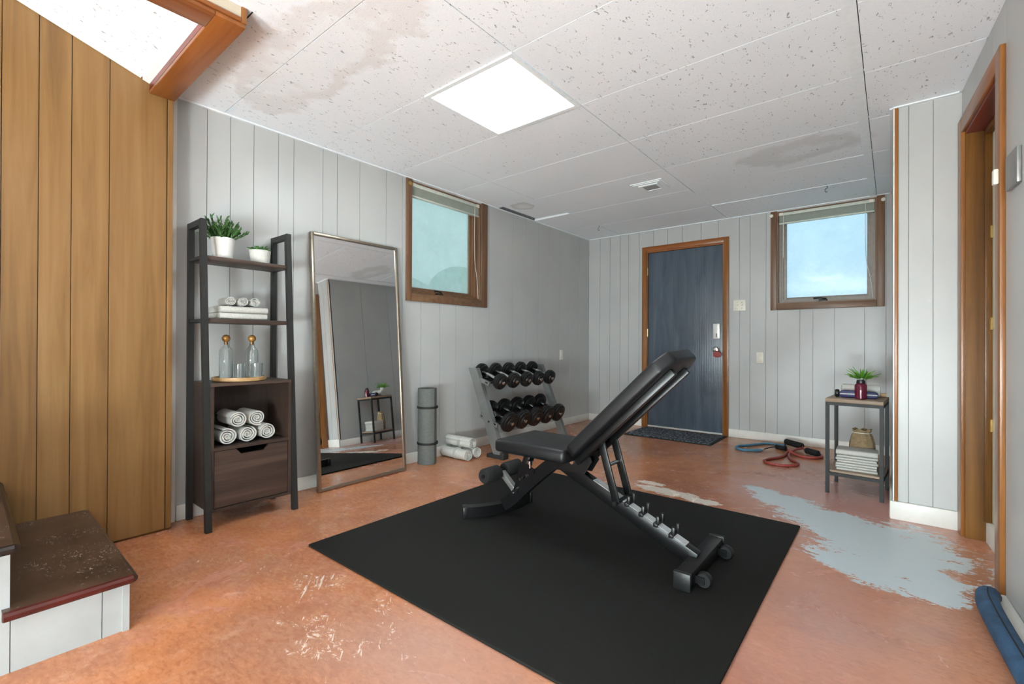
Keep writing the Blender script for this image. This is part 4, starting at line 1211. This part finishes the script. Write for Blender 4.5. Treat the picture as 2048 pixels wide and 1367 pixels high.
# ---- tray, carafes, tumblers on the cabinet top
zc = cz1
one('round_tray', MB().lathe([(0.118, 0.0), (0.132, 0.003), (0.135, 0.014), (0.135, 0.022), (0.127, 0.023), (0.124, 0.012), (0.002, 0.011)], (0.165, 1.178, zc), 'Z', 40), 'tray', 'round pale wooden tray on the cabinet top', 'tray')
def vessel(name, c, prof, label, cat, group, ball=None, th=0.0022):
    t = thing(name, c, label, cat, group)
    inner = [(max(r - th, 0.001), h) for r, h in prof[::-1] if h > 0.004]
    p = [(0.001, 0.0)] + prof + inner + [(prof[0][0] - th, 0.007), (prof[0][0] - th - 0.004, 0.005), (0.001, 0.005)]
    MB().lathe(p, c, 'Z', 28).build('glass_body', 'glass', t)
    if ball:
        s = MB().ball((c[0], c[1], c[2] + ball[0] + ball[1] * 0.9), ball[1], 20).build('ball_stopper', 'brass', t)
        MB().lathe([(0.0085, ball[0] - 0.016), (0.0095, ball[0] + 0.003)], c, 'Z', 14).build('stopper_plug', 'brass', t)
    return t
ztr = zc + 0.0115
vessel('glass_carafe', (0.135, 1.118, ztr), [(0.031, 0.0), (0.034, 0.004), (0.0345, 0.145), (0.031, 0.165), (0.022, 0.178), (0.013, 0.184), (0.012, 0.190), (0.012, 0.206)], 'round-shouldered glass carafe with a ball stopper', 'carafe', 'carafes on the tray', (0.206, 0.0215))
vessel('glass_carafe', (0.150, 1.248, ztr), [(0.030, 0.0), (0.0325, 0.004), (0.033, 0.142), (0.031, 0.155), (0.017, 0.178), (0.0125, 0.190), (0.012, 0.206)], 'slope-shouldered glass carafe with a ball stopper', 'carafe', 'carafes on the tray', (0.206, 0.0215))
vessel('glass_tumbler', (0.212, 1.158, ztr), [(0.029, 0.0), (0.030, 0.003), (0.0305, 0.085)], 'clear glass tumbler in front of the round-shouldered carafe', 'glass', 'tumblers on the tray')
vessel('glass_tumbler', (0.215, 1.248, ztr), [(0.031, 0.0), (0.0325, 0.003), (0.0335, 0.085)], 'clear glass tumbler in front of the slope-shouldered carafe', 'glass', 'tumblers on the tray')

# ---- yoga mat roll
ym2 = thing('yoga_mat', (0.098, 2.615, 0), 'rolled grey yoga mat standing upright beside the mirror', 'yoga mat')
n = 150
mb = MB()
vs = []
for i in range(n + 1):
    t = i / n
    a = t * 6 * 2 * math.pi
    r0 = 0.022 + 0.060 * t
    for rad in (r0, r0 - 0.0062):
        for z in (0.001, 0.607):
            vs.append((0.098 + rad * math.cos(a), 2.615 + rad * math.sin(a), z))
fs = []
for i in range(n):
    b, d = i * 4, i * 4 + 4
    fs += [(b, b + 1, d + 1, d), (b + 2, d + 2, d + 3, b + 3), (b, d, d + 2, b + 2), (b + 1, b + 3, d + 3, d + 1)]
fs += [(0, 2, 3, 1), (n * 4, n * 4 + 1, n * 4 + 3, n * 4 + 2)]
mb.add(vs, fs).build('mat_roll', 'yoga', ym2, smooth=True)
for z in (0.455, 0.165):
    MB().lathe([(0.0822, z - 0.009), (0.0845, z - 0.008), (0.0845, z + 0.008), (0.0822, z + 0.009)], (0.098, 2.615, 0), 'Z', 40).build('elastic_band', 'strap', ym2)

# ---- dumbbell rack
RY0_, RY1_ = 3.10, 4.12
rk = thing('dumbbell_rack', (0.3, 3.6, 0), 'silver-grey two-tier dumbbell rack against the long wall', 'dumbbell rack')
def slant(z, w0):      # x of the slanted upright at height z
    return 0.135 + (0.755 - z) / 0.755 * 0.31
for s, y in ((-1, RY0_), (1, RY1_)):
    MB().prism([(0.385, 0.03), (0.492, 0.03), (0.182, 0.755), (0.088, 0.755)], 'Y', y - 0.004, y + 0.004).build('side_plate', 'rack', rk)
    MB().bar((0.488, y - s * 0.022, 0.03), (0.178, y - s * 0.022, 0.755), 0.036, 0.008).build('front_flange', 'rack', rk)
    MB().box(0.33, 0.50, y - 0.03, y + 0.03, 0.0, 0.029).build('foot', 'steel_dark', rk, bevel=0.004)
MB().box(0.485, 0.525, RY0_ - 0.035, RY0_ + 0.035, 0.0, 0.06).build('foot_cap', 'steel_dark', rk, bevel=0.006)
MB().tube([(0.335, RY0_ - 0.0045, 0.30), (0.335, RY0_ - 0.010, 0.30)], 0.009, 12).build('bolt', 'black_plastic', rk)
def tier(xb, zb, xf_, zf, deep):
    ya, yb_ = RY0_ + 0.0045, RY1_ - 0.0045
    MB().bar((xb, ya, zb), (xb, yb_, zb), 0.030, 0.012, side=(1, 0, -0.35)).build('tray_rail', 'black_steel', rk)
    MB().bar((xf_, ya, zf), (xf_, yb_, zf), 0.030, 0.012, side=(1, 0, -0.35)).build('tray_rail', 'black_steel', rk)
    MB().bar(((xb + xf_) / 2, ya + .04, (zb + zf) / 2 - 0.008), ((xb + xf_) / 2, yb_ - .04, (zb + zf) / 2 - 0.008), 0.10, 0.004, side=(1, 0, -0.35)).build('tray_pan', 'black_steel', rk)
    for y in (RY0_ + 0.016, RY1_ - 0.016):
        MB().bar((xb - 0.03, y, zb + 0.003), (xf_ + 0.03, y, zf - 0.014), 0.020, 0.035).build('tray_arm', 'rack', rk)
tier(0.165, 0.680, 0.295, 0.632, 0.020)
tier(0.250, 0.335, 0.390, 0.283, 0.050)
MB().bar((0.430, RY0_ + .005, 0.135), (0.430, RY1_ - .005, 0.135), 0.012, 0.06).build('cross_bar', 'rack', rk)

def dumbbell(r, half, name='dumbbell'):
    t = thing(name, (0, 0, 0), '', 'dumbbell', '', local=True)
    MB().lathe([(0.014, -half + 0.03), (0.016, -half + 0.05), (0.0185, 0), (0.016, half - 0.05), (0.014, half - 0.03)], (0, 0, 0), 'X', 14).build('handle', 'chrome', t)
    for s in (-1, 1):
        def P(rad, h): return (rad, s * h)
        a = half - 0.064
        prof = [P(0.015, a), P(r * 0.80, a + 0.001), P(r * 0.90, a + 0.006), P(r * 0.92, a + 0.018), P(r * 0.86, a + 0.022), P(r, a + 0.024), P(r, a + 0.044), P(r * 0.93, a + 0.047), P(r * 0.90, a + 0.049), P(r * 0.93, a + 0.051), P(r * 0.92, a + 0.062), P(r * 0.80, a + 0.066), P(r * 0.62, a + 0.067), P(r * 0.58, a + 0.072), P(0.012, a + 0.073)]
        w = MB().lathe(prof, (0, 0, 0), 'X', 24).build('weight_head', 'iron', t)
        MB().lathe([P(0.016, a + 0.0735), P(0.016, a + 0.080), P(0.010, a + 0.084), P(0.002, a + 0.084)], (0, 0, 0), 'X', 12).build('end_nut', 'chrome', w)
    return t
ordn = ('first', 'second', 'middle', 'fourth', 'fifth')
dbU = dbL = None
for k in range(5):
    for row in (0, 1):
        if row == 0:
            xb, zb, xf_, zf, r, half = 0.165, 0.680, 0.295, 0.632, 0.073, 0.148
            y = 3.225 + k * 0.190
        else:
            xb, zb, xf_, zf, r, half = 0.250, 0.335, 0.390, 0.283, 0.091, 0.150
            y = 3.240 + k * 0.190
        lab = 'black %s dumbbell on the %s tier, %s counting from the yoga mat' % ('small' if row == 0 else 'large', 'upper' if row == 0 else 'lower', ordn[k])
        src = dbU if row == 0 else dbL
        if src is None:
            o = dumbbell(r, half)
            if row == 0: dbU = o
            else: dbL = o
        else:
            o = copy_tree(src, lab, (0, 0, 0))
        ang = math.atan2(zb - zf, xf_ - xb)
        o['label'] = lab
        o['group'] = 'dumbbells on the %s tier' % ('upper' if row == 0 else 'lower')
        mid = Vector(((xb + xf_) / 2, y, (zb + zf) / 2))
        nrm = Vector((math.sin(ang), 0, math.cos(ang)))
        o.location = mid + nrm * (0.0065 + 0.0185)
        if True:
            # heads hang over the rails: handle rests on them
            o.rotation_euler = (0, ang, 0)

# ---- side table
tb = thing('side_table', (2.685, 3.80, 0), 'small oak-topped black steel side table by the return wall', 'table', rotz=-math.radians(4), local=True)
TW, TD, TZ = 0.302, 0.36, 0.622
MB().box(0, TW, 0, TD, TZ - 0.024, TZ).build('table_top', 'tabletop', tb, bevel=0.002)
for x in (0.0, TW - 0.020):
    for y in (0.002, TD - 0.022):
        MB().box(x, x + 0.020, y, y + 0.020, 0, TZ - 0.0245).build('leg', 'steel_dark', tb)
for z in (TZ - 0.044, 0.118):
    for y in (0.003, TD - 0.021):
        MB().box(0.0205, TW - 0.0205, y, y + 0.018, z, z + 0.0190).build('rail', 'steel_dark', tb)
    for x in (0.001, TW - 0.019):
        MB().box(x, x + 0.018, 0.0225, TD - 0.0225, z, z + 0.0190).build('rail', 'steel_dark', tb)
MB().box(0.003, TW - 0.003, 0.024, TD - 0.024, 0.1375, 0.150).build('lower_shelf', 'tabletop', tb)

# things on the table
zt = TZ + 0.0005
tl = thing('rolled_towel', (2.862, 4.05, zt), 'white rolled towel lying across the side table', 'towel')
MB().lathe([(0.012, -0.102), (0.036, -0.104), (0.041, -0.098), (0.042, 0.09), (0.036, 0.104), (0.012, 0.106)], (2.862, 4.05, zt + 0.042), 'X', 26).build('roll', 'towel', tl)
MB().lathe([(0.020, -0.1065), (0.028, -0.108), (0.028, -0.1045), (0.020, -0.1045)], (2.862, 4.05, zt + 0.042), 'X', 20).build('end_fold', 'towel_line', tl)
nb = thing('resistance_strap', (2.855, 3.935, zt), 'navy rolled strap bundle lying on the side table', 'strap')
MB().prism([(2.752, zt + 0.012), (2.765, zt), (2.945, zt), (2.958, zt + 0.012), (2.956, zt + 0.036), (2.940, zt + 0.045), (2.77, zt + 0.048), (2.753, zt + 0.036)], 'Y', 3.908, 3.962).build('strap_bundle', 'navy', nb, bevel=0.006)
MB().box(2.756, 2.954, 3.9055, 3.9075, zt + 0.022, zt + 0.029).build('white_band', 'towel', nb)
MB().lathe([(0.008, -0.012), (0.022, -0.012), (0.026, -0.006), (0.026, 0.006), (0.022, 0.012), (0.008, 0.012)], (2.740, 3.93, zt + 0.0265), 'X', 18).build('buckle', 'black_plastic', nb)
bt = thing('shaker_bottle', (2.870, 3.868, zt), 'maroon glossy shaker bottle at the front of the side table', 'bottle')
MB().lathe([(0.026, 0), (0.031, 0.004), (0.033, 0.05), (0.033, 0.088), (0.026, 0.100), (0.023, 0.102), (0.004, 0.102)], (2.870, 3.868, zt), 'Z', 26).build('bottle_body', 'maroon', bt)
MB().lathe([(0.0235, 0.1025), (0.0245, 0.106), (0.022, 0.122), (0.015, 0.126), (0.002, 0.126)], (2.870, 3.868, zt), 'Z', 20).build('cap', 'black_plastic', bt)
c3 = (2.868, 4.118, zt)
p3_ = pot('potted_plant', c3, 0.022, 0.026, 0.122, 'pot', 'spiky bright green plant in a white pot on the side table', 20)
for k in range(44):
    a = k * 2.39996
    el = rr.uniform(0.3, 1.48)
    d = (math.cos(a) * math.cos(el), math.sin(a) * math.cos(el), math.sin(el))
    b = Vector(c3) + Vector((math.cos(a) * 0.008, math.sin(a) * 0.008, 0.108))
    leaf_mesh((q := MB()), b, d, (0, 0, 1), rr.uniform(0.075, 0.12), 0.0046, 0.14, 6, 0.4).build('leaf', 'leaf_bright', p3_)
fr = thing('photo_block', (2.975, 4.02, zt), 'little wooden block lying at the table back edge', 'block')
MB().box(2.955, 2.998, 4.085, 4.105, zt, zt + 0.028).build('block_body', 'tray', fr, bevel=0.002)

# things on the lower shelf
zl = 0.1505
g = 'folded towels under the side table'
def folded_y(c, lx, ly, layers, th, label, seed):
    """folds rounded toward -Y (towards the camera)"""
    t = thing('folded_towel', c, label, 'towel', g)
    r_ = random.Random(seed)
    for k in range(layers):
        z = c[2] + k * th
        h = th * 0.94
        y0 = c[1] - ly / 2 + r_.uniform(0, 0.006)
        poly = [(c[1] + ly / 2, z), (y0 + h / 2, z)]
        poly += [(y0 + h / 2 - h / 2 * math.sin(math.pi * i / 6), z + h / 2 - h / 2 * math.cos(math.pi * i / 6)) for i in range(1, 6)]
        poly += [(y0 + h / 2, z + h), (c[1] + ly / 2, z + h)]
        dx = r_.uniform(-0.004, 0.004)
        MB().prism(poly, 'X', c[0] - lx / 2 + dx, c[0] + lx / 2 + dx).build('fold', 'towel', t, bevel=0.003)
    return t
folded_y((2.846, 3.925, zl), 0.215, 0.15, 3, 0.0165, 'white folded towel at the bottom of the pile under the table', 1)
folded_y((2.848, 3.928, zl + 0.0497), 0.215, 0.15, 3, 0.0165, 'white folded towel in the middle of the pile under the table', 2)
t_ = folded_y((2.848, 3.926, zl + 0.0994), 0.22, 0.155, 1, 0.037, 'thick white folded towel topping the pile under the table', 3)
bg_ = thing('burlap_bag', (2.868, 4.055, zl), 'tan burlap drawstring bag behind towels under the side table', 'bag')
mb = MB()
n = 40
prof = [(0.9, 0.0), (1.0, 0.02), (1.02, 0.09), (0.95, 0.16), (0.78, 0.21), (0.62, 0.228), (0.70, 0.244), (0.74, 0.252), (0.60, 0.250), (0.4, 0.235)]
vs = []
for r_, h in prof:
    for k in range(n):
        a = 2 * math.pi * k / n
        w = 1 + 0.06 * math.sin(9 * a) * (h / 0.25) + 0.03 * math.sin(5 * a + 1)
        vs.append((2.868 + 0.072 * r_ * w * math.cos(a), 4.055 + 0.046 * r_ * w * math.sin(a), zl + h + 0.006 * math.sin(6 * a) * (h > 0.22)))
fs = []
for i in range(len(prof) - 1):
    fs += [(i * n + k, i * n + (k + 1) % n, (i + 1) * n + (k + 1) % n, (i + 1) * n + k) for k in range(n)]
fs += [tuple(range(n))[::-1], tuple(range((len(prof) - 1) * n, len(prof) * n))]
mb.add(vs, fs).build('sack', 'burlap', bg_, smooth=True)
MB().tube([(2.868 + 0.048 * math.cos(a), 4.055 + 0.031 * math.sin(a), zl + 0.228) for a in [i * math.pi / 10 for i in range(20)]], 0.0022, 6, closed=True).build('drawstring', 'cord', bg_)

# ---- resistance bands on the floor
zb = 0.0112
bb = thing('resistance_band', (2.05, 5.0, 0), 'blue tube resistance band coiled by the end wall', 'resistance band', 'resistance bands')
pb = [(2.235, 5.19), (2.099, 5.20), (2.033, 5.12), (1.963, 4.976), (1.899, 4.893), (1.905, 4.80), (1.973, 4.739), (2.059, 4.785), (2.107, 4.852)]
MB().tube(spline([(x, y, zb) for x, y in pb], 8), 0.011, 10).build('rubber_tube', 'blue_rubber', bb)
MB().tube([(2.190, 5.04, 0.021), (2.272, 5.0, 0.021)], 0.0205, 14).build('foam_handle', 'foam', bb)
MB().tube(spline([(2.107, 4.852, zb), (2.125, 4.90, 0.016), (2.15, 4.98, 0.018), (2.19, 5.04, 0.021)], 5), 0.005, 8).build('handle_strap', 'strap', bb)
MB().tube([(2.100, 4.838, zb), (2.112, 4.862, zb)], 0.0125, 10).build('metal_clip', 'chrome', bb)
rb = thing('resistance_band', (2.37, 4.7, 0), 'red tube resistance band with black handles on the floor', 'resistance band', 'resistance bands')
pr1 = [(2.275, 5.06), (2.302, 4.926), (2.295, 4.673), (2.215, 4.486), (2.213, 4.41), (2.27, 4.349), (2.374, 4.358), (2.435, 4.439), (2.435, 4.505), (2.372, 4.618), (2.330, 4.787), (2.345, 4.93), (2.39, 5.06)]
MB().tube(spline([(x, y, zb if k < 11 else 0.03) for k, (x, y) in enumerate(pr1)], 8), 0.011, 10).build('rubber_tube', 'red_rubber', rb)
pr2 = [(2.319, 4.86), (2.404, 4.804), (2.494, 4.795), (2.556, 4.865), (2.553, 4.960), (2.515, 4.975)]
MB().tube(spline([(x, y, 0.012 if k else 0.032) for k, (x, y) in enumerate(pr2)], 8), 0.011, 10).build('rubber_tube', 'red_rubber', rb)
for a, b in (((2.240, 5.205, 0.050), (2.392, 5.095, 0.044)), ((2.434, 4.990, 0.0300), (2.535, 4.905, 0.0300))):
    a, b = Vector(a), Vector(b)
    d = (b - a).normalized()
    MB().tube([a, a + d * 0.008, b - d * 0.008, b], [0.022, 0.0275, 0.0275, 0.022], 16).build('foam_handle', 'foam', rb)
MB().tube(spline([(2.275, 5.06, 0.012), (2.25, 5.13, 0.03), (2.240, 5.205, 0.05)], 5), 0.006, 8).build('handle_strap', 'strap', rb)
MB().tube(spline([(2.392, 5.095, 0.044), (2.41, 5.04, 0.03), (2.434, 4.99, 0.030)], 5), 0.006, 8).build('handle_strap', 'red_rubber', rb)

# ================================================================== added fill globes in the unseen part of the room, and the stair lamp
for k, (x, y, zg, lab) in enumerate(((3.2, -1.95, 0.34, 'round paper floor lantern behind the camera near the right wall'), (2.1, -2.45, 0.34, 'round paper floor lantern behind the camera in mid room'))):
    lp = thing('floor_lantern', (x, y, 0), lab, 'lamp', 'floor lanterns behind the camera')
    MB().lathe([(0.13, 0.0), (0.13, 0.012), (0.03, 0.022), (0.012, 0.03), (0.012, zg - 0.24)], (x, y, 0), 'Z', 24).build('base', 'steel_dark', lp)
    MB().ball((x, y, zg), 0.25, 28).build('paper_globe', 'bulb', lp)
l2 = thing('stair_lamp', (0.52, -0.6, 2.5), 'small warm globe lamp on the stair ceiling', 'lamp')
zz = sl(-0.6)
MB().lathe([(0.06, -0.03), (0.06, -0.012)], (0.52, -0.6, zz), 'Z', 20).build('canopy', 't_bar', l2)
MB().ball((0.52, -0.6, zz - 0.085), 0.055, 16).build('globe', 'stair_bulb', l2)
